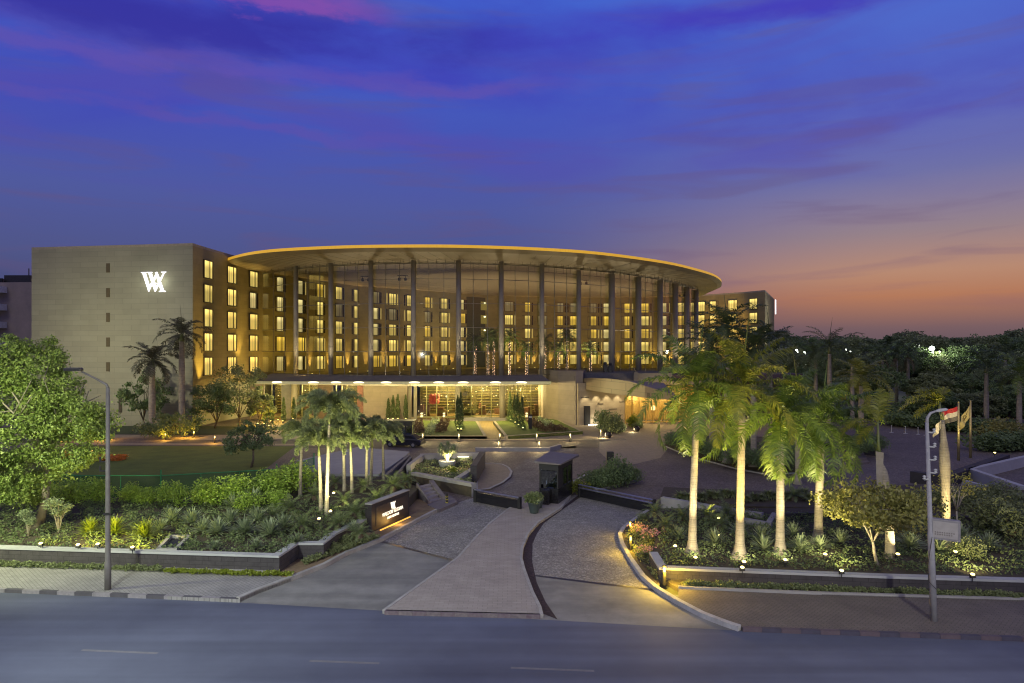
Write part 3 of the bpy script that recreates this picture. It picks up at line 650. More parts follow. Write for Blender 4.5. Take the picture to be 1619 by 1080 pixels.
tag(a.build('planter_wall', mat('brown_planter_wall', (.13, .10, .085), .8, c2=(.09, .07, .06))), 'low brown wall round the curved planting bed behind the royal palms', 'wall')
kerb([(x, y-.35) for x, y in bx[:7]], .2, .12, M_kerb)
st = MB()
for k in range(4):
    P = GS([(1286-2*k, 742-4*k), (1375-4*k, 733-4*k), (1360, 715), (1284, 722)]); st.prism(P, -.03, .16*(k+1))
tag(st.build('steps', mat('brown_steps', (.19, .155, .14), .8)), 'wide shallow brown steps right of the curved planting bed', 'steps')
bx2 = GS([(1338, 700), (1345, 716), (1392, 722), (1394, 700), (1372, 690)]); a = MB(); a.prism(bx2, -.05, .75)
tag(a.build('planter', M_darkwall), 'dark square planter box at the right end of the shallow steps', 'planter')

# ------------------------------------------------------------------ hotel: plan lines
GW = [(-44.3, 96.5), (-44.1, 100.8), (-43.6, 107.8), (-42.6, 114.3), (-41.2, 122.4), (-37.5, 135.2), (-33, 148), (-27.2, 157.7), (-20.9, 168), (-17.1, 172), (-7.1, 181), (3.7, 186), (12.6, 188.5),
      (21.8, 190), (31, 190.3), (38, 189.5), (45.9, 187), (53, 181.5), (58.5, 175.5), (61.8, 170)]
ZROOF = 25.2; ZPOD = 6.0
def hit(px, line):   # wall point behind a photo column: position and wall direction
    r = (px-CX)/F
    for a, b in zip(line, line[1:]):
        fa, fb = a[0]-r*a[1], b[0]-r*b[1]
        if fa <= 0 <= fb or fb <= 0 <= fa:
            t = fa/(fa-fb); return (a[0]+(b[0]-a[0])*t, a[1]+(b[1]-a[1])*t), math.atan2(b[1]-a[1], b[0]-a[0])
def wing(name, label, poly, z0, z1, m, cap=None):
    t = thing(name, label, 'building', (poly[0][0], poly[0][1], 0))
    L = [(x-poly[0][0], y-poly[0][1]) for x, y in poly]; a = MB(); a.prism(L, z0, z1); a.build('wall', m, t)
    if cap:
        b = MB(); b.wall(L+[L[0]], z1, z1+.35, .6 if sum(L[i][0]*L[(i+1) % len(L)][1]-L[(i+1) % len(L)][0]*L[i][1] for i in range(len(L))) > 0 else -.6); b.build('parapet', cap, t)
    return t
# window prototypes: frame proud of the wall, curtain behind, slim side panes
fr = MB(); W_, H_ = 2.5, 2.45
for x in (-W_/2-.05, W_/2+.05): fr.box((x, -.07, H_/2), (.1, .22, H_+.2))
for z in (-.05, H_+.05): fr.box((0, -.07, z), (W_, .22, .1))
fr.box((W_*.18, -.08, H_/2), (.06, .1, H_))
ME_frame = fr.mesh('window', M_frame)
ME_cur = []
for i in range(4):
    c = MB(); n = 28; v = []; f = []
    x1 = W_/2 if i != 1 else W_*.32
    for k in range(n+1):
        x = -W_/2+(x1+W_/2)*k/n; y = -.03-.012*math.sin(k*1.9); v += [(x, y, 0), (x, y, H_)]
    f = [(2*k, 2*k+2, 2*k+3, 2*k+1) for k in range(n)]; c.add(v, f); ME_cur.append(c.mesh('curtain', M_cur[i]))
c = MB(); c.box((W_*.5, -.015, H_/2), (W_*.35, .02, H_)); ME_part = c.mesh('pane', M_slitdark)
s = MB(); s.box((0, -.03, H_/2), (.36, .06, H_)); ME_sd = s.mesh('side_pane', M_slitdark); s = MB(); s.box((0, -.03, H_/2), (.36, .06, H_)); ME_sl = s.mesh('side_pane', M_slitlit)
def window(root, pos, ang, z, kind, slits=0, w=1.0):
    o = link('window', ME_frame, root, (pos[0]-root.location.x, pos[1]-root.location.y, z)); o.rotation_euler.z = ang; o.scale.x = w
    link('curtain', ME_cur[kind], o)
    if kind == 1: link('pane', ME_part, o)
    if slits:
        for s_ in (-1, 1):
            if slits == 3 or (slits == 1 and s_ < 0) or (slits == 2 and s_ > 0):
                link('side_pane', ME_sl if rnd.random() < (.5 if slits == 3 else .4) and kind != 3 else ME_sd, o, (s_*1.95, 0, 0))
ROWZ = [7.15, 10.65, 14.15, 17.65, 21.15]
# left wing
LW = [(-44.3, 96.5), (-44.1, 100.8), (-43.6, 107.8), (-42.6, 114.3), (-41.5, 119.8), (-60, 124), (-73, 122), (-69.4, 100.5)]
lw = wing('hotel_wing', 'blocky limestone hotel wing at left with a lit white monogram on its blank wall', LW, -.1, ZROOF, M_wing, M_coping)
# warm stone cladding on the courtyard side of that wing
a = MB(); a.wall([(x-lw.location.x, y-lw.location.y) for x, y in GW[:4]+[(-41.45, 119.9)]], 5.6, ZROOF-.02, -.05); a.build('side_cladding', M_stone, lw)
a = MB(); a.prism([(-7, 6), (-22, 8.5), (-22, 16), (-7, 13)], ZROOF, ZROOF+1.1); a.build('plant_room', M_steel, lw)
for px in (328, 365.5, 400):
    p, an = hit(px, GW)
    for z in ROWZ: window(lw, (p[0]+.1, p[1]), an, z, 0 if rnd.random() < .7 else 1)
fd = Vector((-69.4+44.3, 100.5-96.5)).normalized(); fang = math.atan2(-fd.y, -fd.x)
for k, z in enumerate(ROWZ):
    p, an = hit(171.5, [LW[-1], LW[0]]); b = MB(); b.box((p[0]-lw.location.x, p[1]-lw.location.y-.02, z+1.2), (.55, .1, 1.3), fang); b.build('slot_window', mat('brown_slot', (.10, .075, .03), .6), lw)
for px, z, h in ((191, 3.6, 3.4), (140, 2.2, 1.2)):
    p, an = hit(px, [LW[-1], LW[0]]); b = MB(); b.box((p[0]-lw.location.x, p[1]-lw.location.y-.02, z), (.5, .1, h), fang); b.build('slot_window', M_frame, lw)
# monogram: outline polygons in sign pixels, extruded letters
def plate(mb, quads, o, ux, s, depth=.12):
    """quads in (x right, y down) units; o = origin, ux = unit vector along the wall"""
    n_ = Vector((ux[1], -ux[0]))
    for q in quads:
        a = sum(q[i][0]*q[(i+1) % len(q)][1]-q[(i+1) % len(q)][0]*q[i][1] for i in range(len(q)))
        if a > 0: q = q[::-1]
        f = [(o[0]+ux[0]*x*s+n_.x*depth, o[1]+ux[1]*x*s+n_.y*depth, o[2]-y*s) for x, y in q]; b = [(o[0]+ux[0]*x*s, o[1]+ux[1]*x*s, o[2]-y*s) for x, y in q]
        k = len(q); mb.add(f+b, [tuple(range(k)), tuple(range(2*k-1, k-1, -1))]+[(i, k+i, k+(i+1) % k, (i+1) % k) for i in range(k)])
MONO = [[(9, 3), (29, 3), (61, 95), (51, 117)], [(47, 112), (53, 116), (84, 44), (80, 36)], [(48, 3), (68, 3), (102, 95), (92, 117)], [(88, 112), (95, 117), (156, 3), (149, 3)],
        [(0, 0), (38, 0), (36, 5), (4, 5)], [(40, 0), (74, 0), (72, 5), (43, 5)], [(134, 0), (165, 0), (162, 5), (136, 5)],
        [(97, 12), (103, 18), (74, 84), (68, 84)], [(94, 4), (106, 0), (152, 116), (133, 116)], [(84, 66), (124, 66), (126, 71), (82, 71)], [(122, 113), (160, 113), (162, 119), (119, 119)]]
u = Vector((math.cos(fang), math.sin(fang)))
p, an = hit(224, [LW[-1], LW[0]])
mb = MB()
for i, q in enumerate(MONO): plate(mb, [q], (p[0]-lw.location.x, p[1]-lw.location.y, 21.65), (u.x, u.y), .0236, .14+.004*i)
mb.build('monogram', M_logo, lw)
for k in range(5): lamp_light('POINT', lw, (p[0]-lw.location.x+.4+k*.8, p[1]-lw.location.y-1.4, 20.2), 9, (.95, 1, .85), size=.3)
# golden wall wash on the courtyard corner
lamp_light('SPOT', lw, (1.6, 1.6, 3.0), 6000, (1, .66, .12), (-.2, 2.2, 22), 34, .15)
lamp_light('SPOT', lw, (2.6, 13, 6.4), 2500, (1, .66, .15), (1.0, 13.2, 20), 40, .15)
lamp_light('SPOT', lw, (14, 8, 6.8), 2800, (1, .66, .14), (.5, 9, 14), 95, .4)
lamp_light('SPOT', lw, (10, 16, 6.8), 1500, (1, .66, .14), (1.5, 18, 14), 95, .4)

# crescent guest block seen through the atrium
GB = GW[4:17]; gb_poly = [(-41.6, 120)]+GW[4:17]+[(48, 196), (20, 204), (-20, 190), (-40, 165), (-56, 130)]
gb = wing('guest_block', 'curved five storey guest block with rows of lit windows standing behind the glass wall', gb_poly, ZPOD-1, ZROOF+.1, M_stone)
bays = [(443, 1, 1), (476, 1, 2), (505, 0, 3), (535.5, 0, 2), (564.5, 0, 3), (595, 1, 2), (620.5, 0, 3), (648, 0, 3), (674, 0, 2), (701.5, 0, 3), (730.5, 1, 2), (805, 0, 3), (832, 0, 3), (858, 3, 0), (884, 0, 3), (908.6, 0, 1), (936.6, 0, 3), (960.5, 1, 1), (990, 0, 3), (1019, 0, 3), (1050, 1, 3), (1077, 0, 2)]
dark = {(858, i) for i in range(5)} | {(884, 4), (908.6, 4), (936.6, 4), (805, 4), (620.5, 3), (674, 3), (535.5, 3), (595, 4)}
for px, kd, sl in bays:
    p, an = hit(px, GW)
    for k, z in enumerate(ROWZ):
        kk = 3 if (px, k) in dark else (kd if rnd.random() < .75 else 2)
        window(gb, p, an, z, kk, sl, .8 if kd == 1 and px > 460 else (1.1 if px == 443 else .92))
# lit corridor recess in the crescent, its shade painted as a flat dark panel
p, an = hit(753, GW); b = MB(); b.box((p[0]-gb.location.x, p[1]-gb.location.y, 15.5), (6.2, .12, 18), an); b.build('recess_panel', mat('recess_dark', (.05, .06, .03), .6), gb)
for z in ROWZ[1:]:
    b = MB(); q = hit(767, GW)[0]; b.box((q[0]-gb.location.x, q[1]-gb.location.y-.15, z+1.2), (2.6, .1, 2.2), an); w = b.build('corridor_window', mat('corridor_glow', (.2, .2, .1), .5, emit=lin(150, 130, 50)[:3], estr=.45), gb)
    b = MB(); b.box((q[0]-gb.location.x, q[1]-gb.location.y-.3, z+1.9), (.5, .1, .3), an); b.build('corridor_lamp', mat('corridor_lamp', (1, 1, .7), .5, emit=(1, .95, .6), estr=3), w)
# wall washers at the foot of the crescent
WM = MB(); WM.lathe([(.09, 0), (.09, .22), (.12, .24), (.12, .3)], seg=10); ME_wash = WM.mesh('uplight', M_steel)
WL = MB(); WL.lathe([(.1, 0), (.1, .02)], (0, 0, .3), 10); ME_washl = WL.mesh('lens', M_bulb)
wash = [(456, .5), (490, 1), (520, 1), (550, 1.6), (579, 1.4), (607, 2.2), (635.5, 1), (662.6, 1.3), (689, 1), (715, .8), (820, 1), (845, 1), (871, .9), (898, .8), (923.6, .8), (951.4, 1), (977, .9), (1000, .4), (1033, 1.6), (1061, 1.4)]
for px, e in wash:
    p, an = hit(px, GW); n_ = Vector((math.sin(an), -math.cos(an))); q = (p[0]+n_.x*.55-gb.location.x, p[1]+n_.y*.55-gb.location.y, ZPOD)
    o = link('uplight', ME_wash, gb, q); link('lens', ME_washl, o)
    lamp_light('SPOT', gb, (q[0], q[1], ZPOD+.4), 1500*e, (1, .62, .16), (q[0]-n_.x*.9, q[1]-n_.y*.9, ZPOD+12), 38, .05, .8)
# right wing
RW = [(45.9, 187.05), (53, 181.5), (58.5, 175.5), (61.8, 170), (75, 199), (60, 206), (48, 196)]
rw = wing('hotel_wing', 'square topped brown hotel wing on the right behind the tall palms', RW, -.1, ZROOF, M_stone, M_coping)
for px in (1108, 1130, 1159, 1192):
    p, an = hit(px, GW)
    for z in ROWZ: window(rw, p, an, z, 0, 0, .95)
a = MB(); a.box((p[0]-rw.location.x+6.6, p[1]-rw.location.y+3.0, 21.8), (.18, 2.0, 3.6), math.radians(-24)); a.build('monogram', M_logo, rw)
lamp_light('SPOT', rw, (8, -20, 7), 6500, (1, .64, .16), (8, -5, 18), 70, .3)

# ------------------------------------------------------------------ glass atrium with its oval roof
colpx = [(470, 107), (525, 103.6), (588, 101.4), (655, 100.3), (726, 100.6), (793, 101.9), (857, 104.2), (915, 107.6), (967, 112), (1009, 117), (1043, 122.5), (1067, 128.5), (1085, 135), (1100, 142)]
GLp = [(-40.6, 113.5)]+[(AT(px, Y), Y) for px, Y in colpx]+[(40.2, 151), (42.5, 161), (44.2, 172), (45.2, 186.5)]
ZT = 23.3
at = thing('glass_atrium', 'tall curved glass atrium with slim columns under a wide oval roof edged in gold light', 'atrium', (0, 140, 0))
oy = 140
def L2(p): return (p[0], p[1]-oy)
a = MB(); a.prism([L2(p) for p in GLp]+[L2(p) for p in [(45, 187)]+GW[15:3:-1]], ZPOD-.5, ZPOD); a.build('podium_floor', M_podium, at)
for i, (px, Y) in enumerate(colpx):
    x = AT(px, Y); a = MB(); r = .36 if i < 8 else .5
    a.lathe([(r, 0), (r, 16.6)], (0, 0, 0), 14)
    for z in (0.02, 4.2, 8.4, 12.6): a.lathe([(r+.02, z), (r+.02, z+.06)], seg=14)
    a.build('column', M_column, at, True, (x, Y-oy-.5, 7.0 if px < 880 else 6.4)); lamp_light('SPOT', at, (x+.5, Y-oy-2.6, 7.3), 330, (1, .82, .5), (x, Y-oy-.5, 15), 50, .1, 1)
for i, (p, q) in enumerate(zip(GLp, GLp[1:])):
    p, q = L2(p), L2(q); zb = 7.0 if i < 8 else 6.2; a = MB(); a.add([(p[0], p[1], zb), (q[0], q[1], zb), (q[0], q[1], ZT), (p[0], p[1], ZT)], [(0, 1, 2, 3)]); g = a.build('glazing', M_glass, at)
    b = MB(); d = Vector((q[0]-p[0], q[1]-p[1])); nv = Vector((d.y, -d.x)).normalized()*.08
    for k in (1, 2):
        c = Vector(p)+d*k/3+nv; b.tube([(c.x, c.y, zb), (c.x, c.y, ZT)], .05, 4)
        for z in (10.5, 14, 17.5, 21):
            b.box((c.x, c.y, z), (.42, .05, .05), math.atan2(d.y, d.x)); b.box((c.x, c.y, z), (.05, .05, .42), math.atan2(d.y, d.x)); 
            b.tube([(c.x, c.y, z), (c.x-nv.x*7, c.y-nv.y*7, z)], .025, 4)
    for z in (7.05 if i < 8 else 6.3, 10.5, 14, 17.5, 21, ZT-.06):
        b.tube([(p[0]+nv.x, p[1]+nv.y, z), (q[0]+nv.x, q[1]+nv.y, z)], .05 if z < ZT-.1 else .1, 4)
    # truss rail with hangers under the soffit, in and out of the glass
    for s_ in (3, -14):
        pp = Vector(p)+nv*s_; qq = Vector(q)+nv*s_; b.tube([(pp.x, pp.y, ZT+.1), (qq.x, qq.y, ZT+.1)], .05, 4); 
        if s_ < 0: b.tube([(pp.x, pp.y, ZT-.75), (qq.x, qq.y, ZT-.75)], .05, 4)
        for k in range(5):
            c = pp.lerp(qq, (k+.5)/5); b.tube([(c.x, c.y, ZT-.8 if s_ < 0 else ZT-.1), (c.x, c.y, ZT+.7)], .035, 4)
    b.build('cable_truss', mat('truss_steel', (.22, .20, .16), .4, metal=.5), g)
rim = [(-45.2, 109), (-41.0, 103.7), (-36.6, 99.6), (-31.2, 96.7), (-22.2, 94.2), (-13.6, 93.5), (-6, 93.9), (3.5, 96.2), (12.8, 100.6), (24.2, 110.5), (31.6, 120), (37.2, 128.7), (41.0, 137), (43.2, 143.5), (45.4, 152), (46.8, 163), (48.4, 176), (47, 190), (38, 199), (20, 204), (0, 201), (-20, 191), (-37, 170), (-48, 145), (-50, 125), (-48.5, 115)]
def smooth(P, k=4):
    out = []; n = len(P)
    for i in range(n):
        p0, p1, p2, p3 = [Vector(P[(i+j) % n]) for j in (-1, 0, 1, 2)]
        for t in np.arange(k)/k: out.append(tuple(.5*((2*p1)+(p2-p0)*t+(2*p0-5*p1+4*p2-p3)*t*t+(3*p1-p0-3*p2+p3)*t**3)))
    return out
RS = smooth(rim); C0 = Vector((0, 146)); n = len(RS)
glassring = []
for p in RS:
    d = (Vector(p)-C0); L_ = d.length; d /= L_; best = None
    for a_, b_ in zip(GLp, GLp[1:]):
        A = Vector(a_); E = Vector(b_)-A; den = d.x*E.y-d.y*E.x
        if abs(den) > 1e-9:
            w = A-C0; t = (w.x*E.y-w.y*E.x)/den; s_ = (w.x*d.y-w.y*d.x)/den
            if t > 0 and -.001 <= s_ <= 1.001: best = t
    if best is None or best > L_-.5: best = L_-3 if best is None else L_-.5
    glassring.append(best)
rings = []
for i, p in enumerate(RS):
    d = (Vector(p)-C0); L_ = d.length; d /= L_; g = glassring[i]; back = max(0, min(1, (p[1]-150)/30))
    zr = 24.9+back*.6
    rings.append([(C0+d*(L_-.0), zr), (C0+d*(L_+.05), zr-.42), (C0+d*(L_-.9), zr-.85), (C0+d*max(g, .3), ZT+.45+back*1.6), (C0+d*(g*.72), 24.5+back*.7), (C0+d*(g*.4), 25.2), (C0+d*.5, 25.4)])
def ringmesh(i0, i1, name, m, parent, sm=True):
    a = MB(); v = []; k = i1-i0+1
    for r in rings: v += [(r[j][0].x, r[j][0].y-oy, r[j][1]) for j in range(i0, i1+1)]
    f = []
    for i in range(n):
        for j in range(k-1): a0 = i*k+j; b0 = ((i+1) % n)*k+j; f.append((a0, a0+1, b0+1, b0))
    a.add(v, f); return a.build(name, m, parent, sm)
rf = ringmesh(2, 6, 'roof', M_roofmetal, at); ringmesh(1, 2, 'roof_fascia', M_roofmetal, rf); ringmesh(0, 1, 'lit_rim', M_rimgold, rf, False)
a = MB(); a.add([(r[0][0].x, r[0][0].y-oy, r[0][1]) for r in rings]+[(0, 6, 26.2)], [(i, (i+1) % n, n) for i in range(n)]); a.build('roof_top', M_steel, rf)
# panel joints on the soffit
a = MB()
for i in range(0, n, 1):
    r = rings[i]; P = [(r[j][0].x, r[j][0].y-oy, r[j][1]-.02) for j in (2, 3, 4, 5)]; a.tube(P, .012, 3)
a.build('soffit_joints', M_steel, rf)
# soffit floods standing on the podium behind the glass (lamps of the atrium)
for (x, y, tx, ty, e) in ((-27, 118, -25, 106, 300), (-14, 118, -13, 104, 300), (-1, 118, 0, 104, 300), (11, 122, 13, 110, 300), (22, 132, 26, 122, 300), (30, 148, 36, 142, 300), (-20, 138, -20, 142, 450), (0, 140, 0, 146, 700), (16, 152, 16, 158, 700), (28, 164, 28, 170, 500), (-12, 160, -12, 166, 450)):
    lamp_light('SPOT', at, (x, y-oy, ZPOD+.6), e*6.5, (1, .80, .5), (tx, ty-oy, 24), 130, .4, 1)
    link('soffit_flood', ME_wash, at, (x, y-oy, ZPOD))
# broad golden fill spots added for the guest wall, without fixtures
for px, off_ in ((450, 9), (500, 11), (545, 12), (590, 12), (635, 12), (680, 12), (725, 12), (780, 13), (830, 14), (880, 14), (930, 14), (980, 14), (1030, 13), (1075, 12)):
    p, an = hit(px, GW); n_ = Vector((math.sin(an), -math.cos(an))); lamp_light('SPOT', at, (p[0]+n_.x*off_, p[1]+n_.y*off_-oy, ZPOD+.6), 700, (1, .70, .12), (p[0], p[1]-oy, 12), 100, .4, 1)
# dark spot clusters hung from the truss
for px, Y in ((580, 104), (638, 103), (923, 109.5), (1078, 133)):
    a = MB(); x = AT(px, Y); a.box((0, 0, 0), (1.6, .12, .08)); a.tube([(-.5, 0, 0), (-.5, 0, -.3)], .04, 5); a.tube([(.4, 0, 0), (.4, 0, -.3)], .04, 5)
    a.lathe([(.12, -.75), (.2, -.7), (.2, -.35), (.1, -.3)], (-.5, 0, 0), 8); a.lathe([(.12, -.75), (.2, -.7), (.2, -.35), (.1, -.3)], (.4, 0, 0), 8)
    a.build('hanging_spotlights', M_blackm, at, loc=(x, Y-oy-.4, 21.7))

# ------------------------------------------------------------------ entrance level
YF = 97.6
ent = thing('entrance_pavilion', 'ground floor entrance front of glass and stone under a long flat canopy', 'building', (-16, 108, 0))
ex, ey = -16, 108
def E(p): return (p[0]-ex, p[1]-ey)
lipx = [(AT(400, 98.5), 98.9), (AT(480, 97.7), 97.9), (AT(600, YF), 97.55), (AT(740, YF), 97.6), (AT(872, 98), 98.0)]
back = [(x, y) for x, y in GLp[1:8]]
a = MB(); v = []; N_ = 40
def lerpl(P, t):
    xs = np.array([p[0] for p in P]); ys = np.array([p[1] for p in P]); x = xs[0]+(xs[-1]-xs[0])*t; return (x, float(np.interp(x, xs, ys)))
F1 = [lerpl(lipx, i/N_) for i in range(N_+1)]; B1 = [lerpl([(-38, 110)]+back, i/N_) for i in range(N_+1)]
a = MB(); b = MB()
for i in range(N_+1):
    f_, k_ = E(F1[i]), E(B1[i]); v += [(f_[0], f_[1], 6.3), (k_[0], k_[1]-.7, 7.0), (k_[0], k_[1]+1.5, 7.0)]
a.add(v, [(3*i+j, 3*i+3+j, 3*i+4+j, 3*i+1+j) for i in range(N_) for j in (0, 1)]); a.build('canopy_slope', M_podium, ent)
v = []
for i in range(N_+1):
    f_ = E(F1[i]); t = math.sin(min(1, min(i, N_-i)/5)*math.pi/2); v += [(f_[0], f_[1]-.02, 6.3), (f_[0], f_[1]-.42*t, 5.92), (f_[0], f_[1]+.6, 5.85), (f_[0], f_[1]+9, 5.85)]
b.add(v, [(4*i+j+1, 4*i+5+j, 4*i+4+j, 4*i+j)[::-1] for i in range(N_) for j in (0, 1, 2)]); lip = b.build('canopy_lip', M_lip, ent)
for px in (436.4, 495.8, 532, 568, 611.5, 656, 694.5, 733, 784, 825):
    x = AT(px, YF)-ex; y = float(np.interp(x+ex, [p[0] for p in F1], [p[1] for p in F1]))-ey; a = MB()
    a.lathe([(.0, -.03), (1, -.03), (1, .03), (0, .03)], seg=20); o = a.build('downlight', M_ovallight, lip, loc=(x, y-.22, 6.16)); o.scale = (.72, .2, 1); o.rotation_euler = (math.radians(-42), 0, 0)
    lamp_light('POINT', ent, (x, y+1.2, 5.4), 380, (1, .80, .34), size=.3)
# ground floor walls and shop windows
def gx(px, Y=108): return AT(px, Y)-ex
def gwall(p0, p1, m, y=0, name='wall', z0=-.1, z1=5.95, th=.4):
    a = MB(); x0, x1 = gx(p0), gx(p1); a.box(((x0+x1)/2, y+th/2, (z0+z1)/2), (x1-x0, th, z1-z0)); return a.build(name, m, ent)
M_brown = mat('brown_stone', (.17, .12, .08), .8, tex='wallstone', tscale=1, bw=2, rh=1, mortar=.6, msize=.01); M_bluegrey = mat('blue_grey_panel', (.19, .2, .24), .6)
gwall(395, 418, M_stone2); gwall(447, 464, M_bluegrey, -.5); gwall(503, 527, M_brown, -.2); gwall(566, 575, mat('pink_panel', (.42, .2, .15), .7), -.3); gwall(577, 646, M_stone2, -1.0)
gwall(646, 651, M_column, -.2); gwall(655, 660, M_column, -.4)
def shop(p0, p1, ribs, y=0.0, glow=1.0, seed=1, zb=.35):
    R = random.Random(seed); x0, x1 = gx(p0), gx(p1); a = MB(); a.box(((x0+x1)/2, y, (zb+5.9)/2), (x1-x0, .03, 5.9-zb)); g = a.build('shopfront', M_glass2, ent)
    b = MB(); 
    for p in ribs: b.box((gx(p), y-.05, 3), (.12, .2, 5.9))
    b.box(((x0+x1)/2, y-.02, zb), (x1-x0, .25, .2)); b.build('mullions', mat('green_brass', (.38, .36, .14), .4, metal=.3), g)
    c = MB(); c.box(((x0+x1)/2, y+7, 3), (x1-x0+1, .1, 6)); c.build('back_wall', mat('interior_wall', (.10, .075, .03), .7, c2=(.05, .05, .02), nscale=1.5), g)
    c = MB(); c.box(((x0+x1)/2, y+3.5, .12), (x1-x0+1, 7, .3)); c.build('floor', mat('interior_floor', (.3, .2, .08), .4), g)
    c = MB()
    for k in range(11): c.box(((x0+x1)/2, y+6.8, .9+k*.45), (x1-x0, .25, .06))
    c.build('shelves', mat('shelf_brass_glow', (.3, .25, .08), .4, emit=lin(150, 130, 30)[:3], estr=.35), g)  # shelves glow by emission, standing in for warm interior light
    d = MB(); e = MB()
    for k in range(int((x1-x0)*2.6)):
        (d if R.random() < .55 else e).lathe([(.02, -.07), (.09, -.03), (.09, .03), (.02, .07)], (R.uniform(x0, x1), y+R.uniform(1, 6.5), R.choice([.8, 1.1, 2.2, 3.5, 4.3, 4.8])+R.uniform(-.3, .3)), 6)
    d.build('small_lamps', mat('shop_lamps', (1, .9, .6), .5, emit=(1, .72, .3), estr=3.5*glow), g); e.build('small_lamps', mat('shop_lamps_white', (1, 1, .9), .5, emit=(1, .95, .75), estr=2.6*glow), g)
    f = MB()
    for k in range(int((x1-x0)/1.3)):
        x = R.uniform(x0, x1); q = y+R.uniform(1.5, 6); h = R.uniform(.7, 1.9); f.bevbox((x, q, .27+h/2), (R.uniform(.5, 1.2), .7, h), .06)
    f.build('furniture', mat('interior_furniture', (.16, .07, .035), .6), g)
    lamp_light('POINT', ent, ((x0+x1)/2, y+3.5, 4.6), 260*(x1-x0)**.8*glow, (1, .78, .32), size=.8)
    return g
shop(416, 447, (416, 430, 446), .1, .8, 2); shop(463, 504, (464, 478, 490), .1, .8, 3); shop(527, 567, (532, 541, 549), .1, .9, 4)
gM = shop(660, 745, (675, 691, 708), .0, 1, 5); gD = shop(722, 800, (745, 762, 777), .6, 1, 6, .5); shop(800, 856, (804, 818, 826, 840), .2, 1.1, 7)
for px in (470, 726, 795):
    a = MB(); a.lathe([(.45, 0), (.45, 5.9)], seg=14); a.build('round_column', M_column, ent, True, (gx(px), -1.4, 0))
a = MB()
for k in range(26):
    t = k*.7; a.lathe([(.05, -.3), (.32, -.1), (.35, .1), (.1, .3)], (gx(685)+.55*math.sin(t*2.1), 2+.4*math.cos(t*3.3), 3.0+.55*math.cos(t*1.3)), 6)
a.build('red_ball_lamp', mat('red_ball_lamp', (.6, .12, .06), .6, emit=lin(190, 70, 40)[:3], estr=.4), gM)
a = MB(); a.box((gx(765), -1.3, .2), (8, 2.2, .32)); a.box((gx(765), -1.9, .08), (8.6, 2.2, .16)); a.build('entrance_step', M_conc, ent)
a = MB()
for y in (-1.9, -2.6): a.tube([(gx(766), y, .25), (gx(775), y-.2, 1.5), (gx(777), y-.2, 1.5), (gx(777), y-.2, .3)], .03, 6)
a.build('handrail', M_alu, ent)
for px in (668, 703, 833, 863):
    a = MB(); a.bevbox((gx(px), -.7, .55), (.3, .3, .3), .04); a.bevbox((gx(px), -.7, .95), (.3, .3, .22), .04); a.build('floor_lantern', mat('lantern_glow', (1, .9, .6), .5, emit=(1, .9, .5), estr=1.1), ent)
# curved stone end wall, podium blocks
ew = thing('stone_end_wall', 'tall blank stone wall slab at the right end of the flat entrance canopy', 'wall', (9, 99.5, 0))
a = MB(); a.prism([(x-9, y-99.5) for x, y in [(4.2, 111), (5.2, 106), (6.8, 102.2), (9.1, 99.4), (10.2, 99.9), (12, 112)]], -.1, 7.7); a.build('wall', M_stone2, ew)
pb = thing('podium_roof', 'dark flat podium roof blocks above the arched porch', 'roof', (20, 110, 0))
a = MB(); a.prism([(-9.8, -9), (-4.6, -7.6), (-4.6, 4.2), (8.5, 7.4), (8.5, 2), (12, 1), (26, 10), (26, 30), (-10, 30)], -.1, 5.6); a.prism([(-9.8, -9), (10, -6), (26, 10), (26, 30), (-10, 30)], 5.61, 6.1); a.build('block', M_podium, pb)
a = MB(); a.prism([(-9.7, -8.2), (3.5, -8), (3.8, 6), (-9.7, 6)], 6.1, 7.35); a.build('parapet_block', M_roofdark, pb)
a = MB(); a.prism([(4.2, -5), (26, -2), (26, 12), (4.2, 8)], 6.1, 7.0); a.build('parapet_block', mat('maroon_felt', (.075, .05, .07), .85), pb)
a = MB(); a.bevbox((-2, -8.6, 6.9), (.7, .7, 1.3), .05); a.tube([(-2, -8.6, 7.5), (-2.3, -9.1, 8.1)], .12, 6); a.build('flue', M_roofdark, pb)
ru = thing('rooftop_unit', 'dark grey rooftop machine standing before the guest windows at the right', 'machine', (AT(959, 108), 106.5, 7.0))
a = MB(); a.bevbox((-.35, 0, .75), (.65, .8, 1.5), .05); a.bevbox((.4, 0, .7), (.7, .8, 1.4), .05); a.build('casing', M_steel, ru); a = MB(); a.lathe([(.2, 1.45), (.28, 1.6), (.2, 1.9)], (-.35, 0, 0), 10); a.lathe([(.2, 1.4), (.28, 1.6), (.2, 1.8)], (.4, 0, 0), 10); a.build('fan_cowls', M_blackm, ru)
# arched porch (porte cochere)
po = thing('arched_porch', 'curved tan panelled porch roof over the golden lit lobby doors', 'porch', (14, 95, 0))
arc = [(913, 598.5, 613.5), (935, 597.5, 617.5), (960, 598.5, 621.3), (980, 600.5, 624), (1000, 604, 626.5), (1020, 610, 629), (1040, 616, 630.5), (1070, 625.5, 633)]
P = []
for px, t_, b_ in arc:
    Y = (CAM_H-5.1)*F/(b_-HY); P.append((AT(px, Y)-14, Y-95, CAM_H-(t_-HY)*Y/F))
a = MB(); v = []
for x, y, z in P: v += [(x, y, 5.1), (x, y, z), (x+2.0, y+16, 6.35), (x+1.2, y+16, 5.1)]
k = len(P); a.add(v, [(4*i, 4*i+4, 4*i+5, 4*i+1) for i in range(k-1)]); a.build('panel_band', M_canopy, po)
a = MB(); a.add([q for i in range(k) for q in (v[4*i+1], v[4*i+2])], [(2*i, 2*i+2, 2*i+3, 2*i+1) for i in range(k-1)]); a.build('roof', mat('porch_roof', (.2, .17, .19), .6), po)
